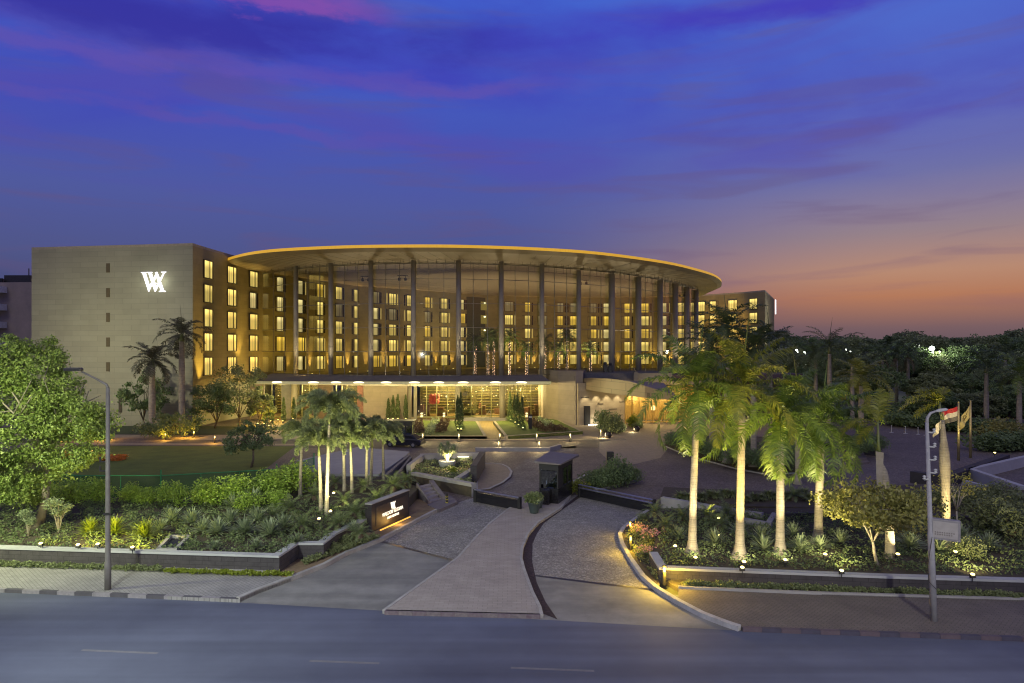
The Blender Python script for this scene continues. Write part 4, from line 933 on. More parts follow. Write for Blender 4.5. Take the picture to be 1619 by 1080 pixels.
a = MB(); a.add([q for i in range(k) for q in (v[4*i], v[4*i+3])], [(2*i+1, 2*i+3, 2*i+2, 2*i) for i in range(k-1)]); a.build('soffit', M_stone2, po)
a = MB(); a.prism([(-4.6, 3.8), (2.4, 6.2), (2.3, 6.6), (-4.7, 4.3)], -.1, 6.0); a.build('wall', mat('washed_stone', (.42, .35, .25), .75, c2=(.32, .26, .18), nscale=.9, tex='wallstone', tscale=1, bw=2.6, rh=.8, msize=.012, mortar=.7), po)
a = MB(); a.box((-3.3, 4.12, 1.35), (.9, .2, 2.8), .33); a.build('door', M_blackm, po)
for (x, z, w) in ((-3.6, 4.0, 1.2), (-1.3, 5.2, 1.1), (-1.3, 3.0, .9), (.6, 2.2, 1.3), (1.9, 3.2, .7), (-.4, 1.7, 1.6)):
    a = MB(); a.box((x, 3.8+(x+4.6)*.343-.0, z), (w, .1, .09), .33); a.build('wall_slot', M_blackm, po)
for x in (-3.4, -1.8, -.2, 1.4): lamp_light('SPOT', po, (x, 3.8+(x+4.6)*.343-.8, 5.0), 160, (1, .84, .5), (x, 3.8+(x+4.6)*.343, 0), 70, .1)
a = MB(); a.box((-1.9, 4.35, .05), (2.6, .1, .1), .33); a.build('floor_light', mat('floor_light', (1, 1, .9), .5, emit=(1, .95, .75), estr=6), po); lamp_light('POINT', po, (-1.9, 3.9, .5), 30, (1, .9, .65), size=.4)
lb = MB()
for x in np.arange(2.5, 13, 1.05): lb.box((x, 6.2+(x-2.4)*.25, 2.6), (.08, .2, 5.2), .24)
for z in (.2, 3.3, 4.3, 5.0): lb.box((7.6, 7.5, z), (10.6, .16, .14), .245)
lb.build('door_frames', mat('gold_timber_glow', (.45, .3, .1), .4, metal=.2, emit=lin(190, 140, 50)[:3], estr=.2), po)  # frames glow faintly by emission, as if lit from the lobby
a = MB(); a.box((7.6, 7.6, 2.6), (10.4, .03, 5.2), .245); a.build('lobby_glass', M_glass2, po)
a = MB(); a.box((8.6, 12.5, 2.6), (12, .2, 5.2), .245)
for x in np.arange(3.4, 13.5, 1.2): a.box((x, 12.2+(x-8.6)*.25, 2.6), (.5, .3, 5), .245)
a.build('lobby_wall', mat('lobby_wall', (.42, .29, .11), .5, c2=(.26, .17, .06), emit=lin(200, 145, 50)[:3], estr=.45), po)  # wall emission stands in for the golden lobby light
for x, e in ((5, 380), (9, 480)): lamp_light('POINT', po, (x, 10, 3.8), e, (1, .74, .3), size=.5)
lamp_light('POINT', po, (7, 4, 4.5), 300, (1, .74, .3), size=.5); lamp_light('POINT', po, (13, 2, 4.5), 500, (1, .66, .2), size=.5)
a = MB(); a.lathe([(.2, 0), (.3, .1), (.3, .5), (.15, .7)], (7.2, 9.5, 1.7), 10); a.build('lobby_lamp', mat('lobby_lamp', (1, .9, .6), .5, emit=(1, .85, .35), estr=4), po)

# ------------------------------------------------------------------ lamps of the gardens
FM = MB(); FM.tube([(0, 0, -.05), (0, 0, .14)], .018, 6); FM.box((0, .0, .2), (.2, .13, .15), 0, -.5); FM.tube([(-.12, 0, .12), (-.12, 0, .22)], .01, 4); FM.tube([(.12, 0, .12), (.12, 0, .22)], .01, 4)
ME_flood = FM.mesh('housing', M_blackm)
FL = MB(); FL.lathe([(.0, 0), (.085, .0), (.09, .025), (.06, .06), (.0, .075)], (0, .0, .26), 12); ME_lens = FL.mesh('lens', M_bulb); 
FL2 = MB(); FL2.lathe([(.0, 0), (.11, .0), (.12, .03), (.08, .08), (.0, .1)], (0, .0, .27), 12); ME_lensw = FL2.mesh('lens', M_bulbw)
def flood(px, py, z, target, e, label, group, color=(1, .74, .28), ang=70, white=False, h=0):
    x, y = G(px, py, z+.25); t = thing('flood_light', label, 'flood light', (x, y, z+h), 0, group)
    link('housing', ME_flood, t); link('lens', ME_lensw if white else ME_lens, t)
    lamp_light('SPOT', t, (0, 0, .42), e, color, (target[0]-x, target[1]-y, target[2]-z), ang, .06, .7); return t

# ------------------------------------------------------------------ tall royal palms of the right garden
grp = 'royal palms of the right garden'
RP = [  # px, base row, crown height, trunk radius, seed, label
 (1095, 874, 8.9, .19, 11, 'leftmost lit royal palm of the right garden with a wide drooping crown', (.25, 0), L_palm, 3.0, 21),
 (1170, 880, 9.0, .205, 12, 'tallest yellow lit royal palm with upswept fronds and golden upper trunk', (.15, 0), L_palmy, 3.4, 18),
 (1234, 875, 7.55, .21, 13, 'third royal palm from the left with a dense hanging crown and pale trunk', (.05, .1), L_palm, 2.4, 22),
 (1294, 857, 7.1, .22, 14, 'fourth royal palm from the left with dark drooping fronds and white lit trunk', (.2, 0), L_palm, 3.0, 21)]
ROYAL = {}
for px, py, H, r, sd_, lab, lean, lm, spear, nf in RP:
    x, y = G(px, py, ZR); Hh = H-ZR
    up = sd_ == 12
    parts = palm_meshes(sd_, Hh, r, nf, 4.0 if not up else 4.0, lm, 1.35, [(0, 2.3), (.02, 1.9), (.06, 1.35), (.12, 1.08), (.25, .95), (.5, .92), (.8, .84), (1, .7)], droopr=(1.0, 2.3) if not up else (.7, 2.0), elr=(-.65, 1.3) if not up else (-.4, 1.4), nl=64, ll=.8, spear=spear, lean=lean, hang=.9, width=.06)
    put(parts, 'royal_palm', lab, 'palm tree', (x, y, ZR-.08), 0, grp); ROYAL[sd_] = parts
# two storm-cut palms with bulging trunks
def cut_palm(px, py, H, r, sd_, lab, prof, fronds, lean, shaftH):
    x, y = G(px, py, ZR); t = thing('royal_palm', lab, 'palm tree', (x, y, ZR-.08), 0, grp); mb = MB(); pts = []; rad = []; N = 36
    for i in range(N+1):
        q = i/N; pts.append((lean[0]*q**2, lean[1]*q**2, H*q)); rad.append(r*float(np.interp(q, [a for a, b in prof], [b for a, b in prof]))*(1+(.02 if i % 2 else 0)))
    mb.tube(pts, rad, 14); mb.build('trunk', M_trunk, t, True); s = MB(); b = Vector(pts[-1])
    s.tube([b, b+Vector((-.12, 0, shaftH*.5)), b+Vector((-.15, 0, shaftH))], [rad[-1], .07, .05], 8); s.build('crownshaft', M_shaft, t, True)
    c = MB(); rs = np.random.RandomState(sd_)
    for az, el, L_, dr in fronds:
        q, pos = frond(tuple(b+Vector((-.15, 0, shaftH-.1))), az, el, L_, dr, 40, .5, rs, False, .05, .6); c.leaves(q); c.tube([tuple(p) for p in pos[::5]], [.03*(1-i/9) for i in range(len(pos[::5]))], 4, False)
    c.build('crown', L_palmy, t); return t
cp = cut_palm(1408, 880, 4.55, .21, 21, 'storm cut royal palm with a split swollen top rising behind the round frangipani tree', [(0, 1.6), (.08, 1.1), (.3, .9), (.7, .9), (.82, 1.15), (.93, 1.0), (1, .45)], [(math.pi, .5, 2.1, 1.9), (2.9, .2, 2.0, 1.5), (.3, 1.25, 1.8, .5), (.9, 1.4, 2.0, .8), (math.pi+.3, -.2, 1.6, 1.2), (1.8, 1.1, 1.3, .8)], (-.45, 0), 2.0)
b = MB(); b.add([(-.72, -.12, 3.55), (-.5, -.2, 3.45), (-.4, -.18, 5.1), (-.75, -.1, 5.15), (-.66, .0, 4.0)], [(0, 1, 2, 3)]); b.build('loose_sheath', mat('dry_sheath', (.34, .3, .24), .8), cp)
cut_palm(1497, 870, 6.55, .19, 22, 'bulging royal palm beside the right street lamp with fronds only on its left', [(0, 1.7), (.06, 1.15), (.25, .95), (.5, 1.05), (.66, 1.3), (.75, 1.2), (.88, .7), (1, .4)], [(math.pi, .7, 1.9, 1.7), (math.pi-.4, .3, 2.0, 1.3), (math.pi+.5, .9, 1.7, 1.6), (math.pi, -.1, 1.5, 1.0), (2.2, 1.0, 1.3, 1.2), (.2, 1.4, .9, .5), (math.pi+.2, 1.2, 1.8, 2.0)], (-.2, 0), .9)
fl = [(1100, 882, 0, 'flood light at the foot of the leftmost royal palm'), (1177, 889, 1, 'flood light in front of the tallest yellow lit royal palm'), (1242, 886, 2, 'flood light in front of the third royal palm'), (1305, 877, 3, 'flood light beside the foot of the fourth royal palm')]
for i, (px, py, k, lab) in enumerate(fl):
    bx_, by_ = G(RP[k][0], RP[k][1], ZR); x_, y_ = G(px, py, ZR+.25); flood(px, py, ZR, (bx_, by_+.1, [7.2, 7, 6, 5.8][i]), [950, 1300, 850, 900][i], lab, 'garden flood lights', (1, .84, .46) if i != 1 else (1, .74, .2), 70)
    lamp_light('SPOT', None, (x_, y_, ZR+.45), 90, (1, .86, .5), (bx_, by_, ZR+1.0), 110, .05)
flood(1174, 898, ZR, (G(1170, 880, ZR)[0], 36, 8), 900, 'small flood light on the wall edge below the tallest royal palm', 'garden flood lights', (1, .75, .2), 50)
flood(1331, 903, ZR, (16.8, 35.5, 4.0), 500, 'bright flood light on the right wall top below the frangipani tree', 'garden flood lights', (1, .84, .4), 95)
flood(1538, 909, ZR, (23.5, 36, 4), 500, 'bright flood light on the right wall top at the far right', 'garden flood lights', (1, .82, .4), 95)
flood(1420, 877, ZR, (G(1405, 872, ZR)[0], 35, 5), 600, 'flood light at the foot of the split storm cut palm', 'garden flood lights', (1, .8, .4), 60)
flood(1511, 873, ZR, (G(1497, 868, ZR)[0], 35, 7), 600, 'flood light at the foot of the bulging palm by the lamp post', 'garden flood lights', (1, .76, .28), 60)
flood(1068, 864, ZR, (8.0, 36, 3.2), 250, 'flood light beside a spiky agave left of the leftmost royal palm', 'garden flood lights', (1, .86, .4), 80)
flood(1137, 820, ZR, (10.2, 41.5, 4), 400, 'flood light hidden among leaves behind the second royal palm', 'garden flood lights', (1, .78, .2), 90)
flood(1136, 847, ZR, (10.2, 38.5, 3), 200, 'small flood light low between the first and second royal palm', 'garden flood lights', (1, .8, .3), 80)

# frangipani tree and pale bare-stemmed tree
x, y = G(1388, 893, ZR)
put(tree_meshes(31, 4.1, 2.45, 1.15, L_olive, 70, 110, .62, .16, .33, .075, 2.75, mat('pale_bark', (.4, .36, .28), .8), bottom=-.35, elong=1.5), 'frangipani_tree', 'wide round olive green tree on a thin pale trunk right of the royal palms', 'tree', (x, y, ZR-.1))
x, y = G(1517, 838, ZR)
put(tree_meshes(32, 3.2, 1.15, .8, L_olive, 16, 26, .4, .15, .4, .05, 2.6, mat('pale_bark2', (.45, .42, .34), .8)), 'slender_tree', 'sparse pale stemmed young tree right of the bulging palm trunk', 'tree', (x, y, ZR-.1))
# background royal palm by the flags and dark palms beyond the porch
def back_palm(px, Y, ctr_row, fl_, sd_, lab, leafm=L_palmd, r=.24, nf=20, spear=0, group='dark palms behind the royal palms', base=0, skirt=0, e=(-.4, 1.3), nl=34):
    H = CAM_H-(ctr_row-HY)*Y/F-base
    return put(palm_meshes(sd_, H, r, nf, fl_, leafm, 1.0, droopr=(1.0, 2.2), elr=e, nl=nl, ll=.85, spear=spear, hang=.6, width=.09, skirt=skirt), 'palm', lab, 'palm tree', (AT(px, Y), Y, base), rnd.random()*6, group)
back_palm(1362, 84, 597, 4.6, 41, 'orange lit background palm with pale trunk on the planter right of the steps', L_palmy, .32, 20, 0, base=.6)
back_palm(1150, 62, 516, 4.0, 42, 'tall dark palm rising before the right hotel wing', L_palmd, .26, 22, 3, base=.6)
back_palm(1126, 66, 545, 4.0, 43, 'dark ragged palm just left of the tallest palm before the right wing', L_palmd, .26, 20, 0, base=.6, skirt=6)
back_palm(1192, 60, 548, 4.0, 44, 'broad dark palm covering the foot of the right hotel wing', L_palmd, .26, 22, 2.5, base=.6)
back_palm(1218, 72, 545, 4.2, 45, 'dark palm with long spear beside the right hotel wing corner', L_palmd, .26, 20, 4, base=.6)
back_palm(1262, 52, 640, 2.6, 50, 'yellow lit palm behind the third and fourth royal palms', L_palmy, .2, 16, 4.2, base=.6)
for i, (px, Y, row, sc_, lab) in enumerate([(1312, 95, 548, 5.2, 'large dark palm with ragged crown against the dusk sky'), (1290, 110, 560, 5, 'smaller dark palm left of the large ragged palm'), (1348, 105, 566, 5, 'dark palm right of the large ragged palm'), (1396, 120, 560, 4.6, 'tall fan crowned palm left of the paired fan palms'),
        (1418, 122, 560, 4.6, 'left palm of the pair with shaggy trunks'), (1436, 124, 558, 4.6, 'right palm of the pair with shaggy trunks'), (1560, 90, 578, 4.2, 'dark palm over the shrubs behind the flagpoles'), (1612, 84, 590, 4.4, 'olive palm at the right edge of the view'), (1590, 120, 560, 4.5, 'dark palm behind the right edge hedge')]):
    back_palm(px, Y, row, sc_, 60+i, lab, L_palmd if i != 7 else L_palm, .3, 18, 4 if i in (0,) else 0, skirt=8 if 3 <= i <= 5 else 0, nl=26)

# ------------------------------------------------------------------ foxtail palms of the left garden
FOX = [(475, 783, 690, 1.15, 'leftmost silvery foxtail palm with a small white lit crown'), (508, 808, 705, 1.35, 'front foxtail palm with a low yellow green crown'), (517, 812, 655, 1.5, 'tallest foxtail palm with twin bushy plumes'), (545, 775, 680, 1.3, 'yellowish foxtail palm right of the tallest one'),
       (557, 778, 700, 1.2, 'pale foxtail palm with a hanging dry frond beside it'), (580, 770, 688, 1.2, 'dark topped foxtail palm behind the pale slab'), (587, 765, 695, 1.2, 'golden trunked foxtail palm left of the lit sign'), (607, 757, 690, 1.2, 'rightmost foxtail palm above the lit garden sign')]
for i, (px, py, crow, fl_, lab) in enumerate(FOX):
    x, y = G(px, py, ZL); H = CAM_H-(crow-HY)*y/F-ZL
    parts = palm_meshes(80+i, H+.3, .115, 19 if i != 2 else 26, fl_*1.7, L_fox, .8, [(0, 1.25), (.2, 1), (1, .7)], True, (2.0, 2.7), (.75, 1.5), 50, .34, 0, (random.Random(i).uniform(-.2, .2), 0), .35, .05)
    put(parts, 'foxtail_palm', lab, 'palm tree', (x, y, ZL-.1), 0, 'foxtail palms in the left garden')
flood(505, 828, ZL, (-10.5, 42.5, 5), 750, 'round bright flood light below the front foxtail palm', 'garden flood lights', (1, .92, .42), 100, h=.25)
flood(523, 817, ZL, (-9.2, 44, 5.2), 800, 'bright flood light right of the tallest foxtail trunk', 'garden flood lights', (1, .9, .4), 100, h=.3)
flood(519, 799, ZL, (-9.5, 46.5, 5), 700, 'upper bright flood light behind the tallest foxtail trunk', 'garden flood lights', (.9, 1, .5), 90, h=.5)
flood(528, 790, ZL, (-8.6, 48, 4.5), 650, 'farthest flood light among the foxtail palms', 'garden flood lights', (1, .9, .4), 100, h=.4)
for i, (px, py, e, lab) in enumerate([(65, 860, 80, 'small dim flood light at the far left of the left garden wall'), (124, 862, 240, 'bright flood light left of the left street lamp'), (155, 861, 240, 'flood light just left of the left street lamp pole'), (210, 866, 200, 'flood light right of the left street lamp under a yellow tuft')]):
    x, y = G(px, py, ZL); flood(px, py, ZL, (x+.5, y+3, 2.2), e, lab, 'garden flood lights', (1, .82, .16), 110)

# ------------------------------------------------------------------ big floodlit tree, tall dark palms, garden trees at the left
x, y = AT(52, 38), 38.5
c = {}
tb = MB(); R5 = random.Random(5); limbs(tb, (0, 0, 0), 9.6, 3.2, R5, 8, .2, 4, .3)
cl = MB()
for (cx_, cy_, cz_, rr, rzz, nc) in [(-.6, 0, 8.6, 2.0, 1.9, 34), (-3.0, 0, 7.2, 2.4, 2.4, 40), (-1.4, -.6, 5.0, 3.0, 1.9, 46), (1.8, -.3, 5.9, 1.9, 1.5, 26), (3.0, 0, 5.4, 1.3, .9, 14), (-.8, -.5, 2.6, 2.3, 1.8, 34), (2.2, -.6, 3.6, 1.5, .8, 14), (-4.5, 0, 3.2, 2.2, 2.4, 24), (.6, 0, 7.0, 1.6, 1.4, 16)]:
    cl.leaves(clump_cloud(int(nc*1.4), 190, (cx_, cy_, cz_+.3), (rr, rr*.8, rzz), .62, .15, int(cx_*7+cz_*11+50), bottom=-.9, elong=1.9))
t = thing('broadleaf_tree', 'large bright green floodlit tree filling the left edge of the view', 'tree', (x, y, .8)); tb.build('trunk', mat('pale_limb_bark', (.3, .27, .2), .8), t, True); cl.build('crown', L_tree, t)
for px, row, Y, H_, sd_, lab in ((241, 568, 90, 3.9, 101, 'shorter dark palm with brownish trunk against the left wing'), (288, 528, 92, 4.4, 102, 'taller dark palm crossing the corner of the left wing')):
    back_palm(px, Y, row, H_, sd_, lab, mat('grey_palm_leaf', (.045, .06, .03), .6, c2=(.11, .10, .065), tex='leaf'), .42, 22, 4 if sd_ == 102 else 0, 'dark palms against the left wing', e=(-.5, 1.3), nl=40)
for px, Y, r, rz_, H, sd_, lab, lm in [(398, 63, 2.5, 1.7, 4.3, 111, 'round dark tree with thin bare stems on the lawn edge', L_dark), (378, 96, 4.0, 3.2, 9.0, 112, 'leafy tree at the foot of the left wing corner', L_dark2), (232, 94, 3.0, 3.4, 8.0, 113, 'dark shrubby tree behind the shorter palm', L_dark), (340, 95, 3.4, 2.6, 6.2, 115, 'low dark tree between the left wing and the canopy', L_dark), (268, 85, 3.6, 1.4, 2.9, 116, 'low round dark shrub between the two dark palms', L_dark),
                                       (410, 97, 2.0, 2.2, 5.2, 118, 'yellow lit leafy tree at the left end of the canopy', L_dark2)]:
    put(tree_meshes(sd_, H, r, rz_, lm, 40, 90, r*.26, .3 if Y > 70 else .2, .4 if sd_ == 111 else .15, .1, H-rz_), 'garden_tree', lab, 'tree', (AT(px, Y), Y, 0))

# ------------------------------------------------------------------ hedge and shrubs of the left garden
HB = [bush_mesh(200+i, 1.2, 1.75, L_hedge, 2600, .13) for i in range(3)]
hs = [(60, 45.5, 1.0), (108, 45, 1.0), (150, 44.6, 1.05), (196, 44.6, .92), (236, 44.4, .9), (275, 44.3, .95), (312, 44.0, 1.1), (345, 43.8, 1.15), (378, 44.3, 1.25), (410, 45.2, 1.3), (438, 46.6, 1.45), (462, 48, 1.55), (20, 46, 1.0), (395, 42.6, .85), (440, 43.4, .8), (-30, 46, 1.1)]
for i, (px, Y, k) in enumerate(hs):
    t = thing('hedge_shrub', ORD[i]+' shrub of the bright green hedge counted as planted from the left fence end', 'shrub', (AT(px, Y), Y, ZL-.1), rnd.random()*6, 'hedge shrubs in front of the green fence'); t.scale = (k, k, k*(.72+.15*rnd.random()))
    for kk, me in HB[i % 3].items(): link(kk, me, t)
order = sorted(range(len(hs)), key=lambda i: hs[i][0]); roots = [o for o in bpy.data.objects if o.name.startswith('hedge_shrub')]
for k, i in enumerate(order): roots[i]['label'] = 'bright green hedge shrub, '+ORD[k]+' from the left along the green fence'
for px, py, k, lab in ((45, 846, 1.0, 'grey green bushy shrub left of its slightly taller twin near the wall'), (93, 840, 1.2, 'taller grey green shrub on splayed stems near the left wall')):
    x, y = G(px, py, ZL); t = thing('grey_shrub', lab, 'shrub', (x, y, ZL-.1), 0, 'grey green shrubs'); t.scale = (k,)*3; st_ = MB(); R = random.Random(int(px)); tops = []
    for i in range(9):
        a = i*.7; e = (math.cos(a)*.42*R.uniform(.3, 1), math.sin(a)*.42*R.uniform(.3, 1), R.uniform(.8, 1.45)); st_.tube([(0, 0, 0), (e[0]*.4, e[1]*.4, e[2]*.55), e], [.03, .02, .012], 5); tops.append(e)
    st_.build('stems', mat('pale_stem', (.3, .27, .2), .8), t); f = MB(); rs = np.random.RandomState(int(px))
    for e in tops: f.leaves(leaf_quads(blob_points(150, e, (.24, .24, .2), rs, .3), .12, rs, 4.0, .5))
    f.build('foliage', L_agave, t)
# agave and yucca tufts, cycads
AG = [rosette_mesh(300+i, 105, .6, .12, .055, L_agave, .15, (.0, 1.4)) for i in range(3)]
AGY = rosette_mesh(310, 150, .6, .08, .045, L_lime)
def tuft(px, py, z, s_, lab, me, nm='agave', grp_='spiky tufts of the gardens'):
    s_ *= 1.35
    x, y = G(px, py, z); t = thing(nm, lab, 'agave', (x, y, z-.06), rnd.random()*6, grp_); t.scale = (s_,)*3; link('leaves', me, t); return t
T = [(272, 826, 1.1, 'dull green tuft left of the first silvery one behind the concrete pit'), (305, 830, 1.1, 'silvery tuft right behind the concrete pit'), (322, 842, 1.0, 'silver blue tuft low right of the concrete pit'), (345, 846, 1.1, 'pale tuft third right of the concrete pit'), (365, 828, 1.0, 'striped tuft behind the row of pale tufts'), (388, 846, 1.2, 'large pale tuft below the hedge end'),
     (408, 826, 1.1, 'tuft with upright blades left of the palm garden'), (428, 848, 1.15, 'silvery tuft near the corner of the left wall'), (448, 838, 1.1, 'bright tuft left of the first round flood light'), (340, 868, .6, 'tiny tuft near the left wall edge'), (405, 868, .7, 'small low tuft above the wall corner'), (370, 806, 1.2, 'tall green tuft under the bright hedge'), (400, 800, 1.3, 'high tuft at the bright hedge foot'), (560, 842, .8, 'small tuft left of the lit sign'), (470, 858, .7, 'low tuft in the wall corner bed')]
for i, (px, py, s_, lab) in enumerate(T): tuft(px, py, ZL, s_, lab, AG[i % 3])
for px, py, s_, lab in ((142, 846, 1.15, 'yellow lit tuft left of the left street lamp'), (182, 845, 1.2, 'yellow lit tuft just right of the left street lamp'), (229, 852, 1.25, 'yellow lit tuft left of the concrete pit'), (254, 840, .9, 'dull tuft behind the yellow lit one by the pit')): tuft(px, py, ZL, s_, lab, AGY if s_ > 1 else AG[0])
T2 = [(1074, 852, .85, 'white lit agave left of the leftmost royal palm trunk'), (1131, 862, 1.0, 'dark bladed agave between the first and second royal palm'), (1168, 846, .9, 'agave behind the second royal palm trunk'), (1205, 855, 1.0, 'silvery agave left of the third royal palm trunk'), (1208, 872, 1.0, 'lower agave in front of the silvery one left of the third palm'), (1254, 848, .9, 'pale agave behind the third royal palm trunk'), (1266, 872, 1.0, 'spiky agave between the third and fourth royal palm'), (1298, 868, .9, 'dull agave at the foot of the fourth royal palm'), (1440, 868, 1.15, 'fan bladed tuft right of the frangipani trunk'),
      (1486, 876, 1.1, 'tuft behind the right lamp post'), (1520, 858, 1.15, 'fan tuft right of the bulging palm foot'), (1532, 874, 1.0, 'lower fan tuft right of the bulging palm foot'), (1562, 868, 1.0, 'fan tuft farthest right in the right garden'), (1330, 860, .9, 'tuft in the shade of the frangipani tree')]
for i, (px, py, s_, lab) in enumerate(T2): tuft(px, py, ZR, s_, lab, AG[i % 3], grp_='agaves of the right garden')
CY = [cycad_meshes(320+i, 1.15, .35, L_cycad, 24) for i in range(3)]
def cyc(px, py, z, s_, lab, k, grp_='cycads of the left garden'):
    x, y = G(px, py, z); t = thing('cycad', lab, 'cycad', (x, y, z-.08), rnd.random()*6, grp_); t.scale = (s_,)*3
    for nm, me in CY[k % 3].items(): link(nm, me, t)
for i, (px, py, s_, lab) in enumerate([(460, 810, .95, 'cycad under the leftmost foxtail palm'), (432, 822, .85, 'cycad left of the bright flood lights'), (478, 838, .9, 'cycad left of the round flood light'), (498, 790, .9, 'cycad between the first two foxtail trunks'), (535, 835, .85, 'cycad right of the lower flood lights'), (545, 800, .9, 'dark cycad right of the tallest foxtail trunk'), (560, 820, 1.05, 'large lit cycad left of the sign end'), (596, 800, 1.15, 'large yellow lit cycad behind the sign'), (622, 775, 1.1, 'cycad above the right part of the sign'), (642, 768, .95, 'cycad left of the garden steps'), (505, 765, .9, 'cycad before the pale slab edge'), (575, 775, .9, 'cycad among the right foxtail trunks'), (530, 770, .9, 'cycad below the pale slab'), (410, 800, .8, 'cycad at the right end of the hedge'), (570, 848, .65, 'low cycad at the left foot of the sign')]):
    cyc(px, py, ZL, s_, lab, i)
for i, (px, py, s_, lab) in enumerate([(1036, 815, .8, 'dark cycad right beside the right barrier post'), (1052, 838, .85, 'cycad left of the leftmost royal palm'), (1078, 822, .75, 'brush shaped cycad behind the leftmost royal palm'), (1118, 822, .9, 'lit cycad right of the leftmost royal palm'), (1138, 836, .8, 'yellow lit cycad between the first two royal palms'), (1150, 818, .9, 'cycad behind the second royal palm'), (1256, 790, .9, 'dark cycad in the bed behind the third royal palm')]):
    cyc(px, py, ZR, s_, lab, i, 'cycads of the right garden')
# leafy plants along the back of the right garden and at the far right
LP = [rosette_mesh(340+i, 130, .6, .1, .07, L_dark2, .9, (.3, 1.5)) for i in range(2)]
for i in range(22):
    px = 1076+i*11.6 if i < 18 else 1280+(i-18)*16; py = 792-((i*37) % 9)+(2 if i % 2 else 0); x, y = G(px, py, .6)
    t = thing('strap_leaf_plant', 'dark strap leaved plant, '+(ORD+['twenty-first', 'twenty-second'])[i]+' from the left in the row behind the royal palms', 'plant', (x, y, .55), rnd.random()*6, 'strap leaved plants behind the royal palms'); t.scale = (1.0+.3*rnd.random(),)*3; link('leaves', LP[i % 2], t)
RB = [bush_mesh(230+i, 1.0, 1.2, L_dark2, 1500, .16, 3) for i in range(2)]
def bush(px, py, z, s_, lab, parts, nm='shrub', g_=None, sz=None):
    x, y = G(px, py, z); t = thing(nm, lab, 'shrub', (x, y, z-.05), rnd.random()*6, g_); t.scale = (s_, s_, sz or s_)
    for k, me in parts.items(): link(k, me, t)
    return t
for i, (px, py, s_, lab) in enumerate([(1560, 836, 1.6, 'spreading dark bush at the right edge of the right garden'), (1600, 850, 1.7, 'dark bush lowest at the right edge'), (1540, 805, 1.3, 'narrow leaved bush behind the slender pale tree'), (1575, 800, 1.4, 'dark bush below the pale concrete ramp wall'), (1500, 800, 1.2, 'dark bush behind the bulging palm trunk'), (1612, 815, 1.4, 'dark bush between the ramp wall and the right edge'), (1450, 800, 1.0, 'dark bush left of the lamp post'), (1530, 880, .9, 'low bush near the right wall top')]): bush(px, py, ZR, s_, lab, RB[i % 2], g_='dark bushes of the right garden')
for i, (px, py, s_, lab) in enumerate([(1018, 823, .45, 'small dark plant beside the right bollards'), (1012, 838, .55, 'small grey shrub nearest the upper bollard')]): bush(px, py, .15, s_, lab, RB[i % 2])
pk = bush_mesh(240, .8, .6, L_dark2, 700, .1, 2); pf = MB(); rs = np.random.RandomState(3); pf.leaves(leaf_quads(blob_points(160, (0, 0, .55), (.75, .6, .2), rs, .4), .09, rs, 1.3)); pk['flowers'] = pf.mesh('flowers', L_pink)
bush(1008, 848, .15, 1.0, 'low bush with pink flowers behind the upper bollard', pk); bush(1030, 858, .15, 1.1, 'low flowering bush left of the white lit agave', pk); bush(1022, 880, .15, .8, 'low ground bush by the left end of the right wall', pk)
# island shrubs
IB = [bush_mesh(250, 1.3, 1.5, L_dark, 2200, .16, 2.2), bush_mesh(251, 1.0, 1.1, L_lime, 1600, .12, 2)]
bush(915, 779, .12, .95, 'bright lime shrub right behind the guard booth', IB[1]); bush(938, 771, .12, 1.0, 'dark shrub left in the island planting', IB[0]); bush(958, 769, .12, 1.05, 'dark shrub in the middle of the island planting', IB[0]); bush(978, 766, .12, 1.1, 'tallest dark shrub of the island planting', IB[0], sz=1.45); bush(996, 762, .12, .9, 'dark shrub at the right tip of the island planting', IB[0])
# planter bed shrubs under the palms
for i, (px, py) in enumerate([(1070, 706), (1090, 712), (1112, 718), (1136, 725), (1160, 731), (1186, 736), (1212, 738), (1240, 738), (1262, 734), (1226, 722), (1180, 715), (1140, 708), (1272, 724), (1100, 700)]):
    bush(px, py, .7, .95+.3*rnd.random(), 'dark shrub, '+ORD[i]+' of those filling the curved planting bed', IB[0], g_='dark shrubs of the curved planting bed')
for i, (px, py) in enumerate([(1350, 708), (1372, 706), (1386, 710), (1362, 716)]): bush(px, py, .7, .95, 'dark shrub, '+ORD[i]+' in the square planter beside the steps', IB[0], g_='shrubs of the square planter')
# ground covers
cover('ground_cover', [(p[0], p[1]+.35) for p in wl]+[(-9, 42), (-12, 44), (-45, 44)], ZL-.06, 26000, .13, L_cover, 5, .22, 'low creeping ground cover on the left garden bank')
cover('ground_cover', [(wr[1][0]+.3, wr[1][1]+.4), (30, 30.2), (34, 40), (9.5, 43), (7.3, 35)], ZR-.06, 24000, .13, L_cover, 6, .25, 'low creeping ground cover between the royal palms')
cover('ground_cover', GS([(1003, 834), (990, 852), (1005, 880), (1040, 920), (1040, 878), (1050, 835)], .15), .15, 3500, .1, L_dark2, 7, .2, 'dark creeping plants between the pale kerb and the right garden wall')
for seg, zz in ((0, 1), (1, 1)):
    pass
def row_plants(a, b, n, z, s_, leafm, lab, g_, seedx):
    me = bush_mesh(seedx, .2, .26, leafm, 220, .08, 1.6)
    for i in range(n):
        f = (i+.5)/n; x = a[0]+(b[0]-a[0])*f+rnd.uniform(-.05, .05); y = a[1]+(b[1]-a[1])*f+rnd.uniform(-.06, .06)
        t = link('edging_plant', me['foliage'], None, (x, y, z)); t.rotation_euler.z = rnd.random()*6; k = s_*(.8+.4*rnd.random()); t.scale = (k,)*3
        tag(t, lab, 'edging plant', g_)
row_plants(G(262, 905, .16), G(462, 911, .16), 30, .16, .85, L_lime, 'small lime green plant in the lit row below the left wall', 'lime edging plants below the left wall', 260)
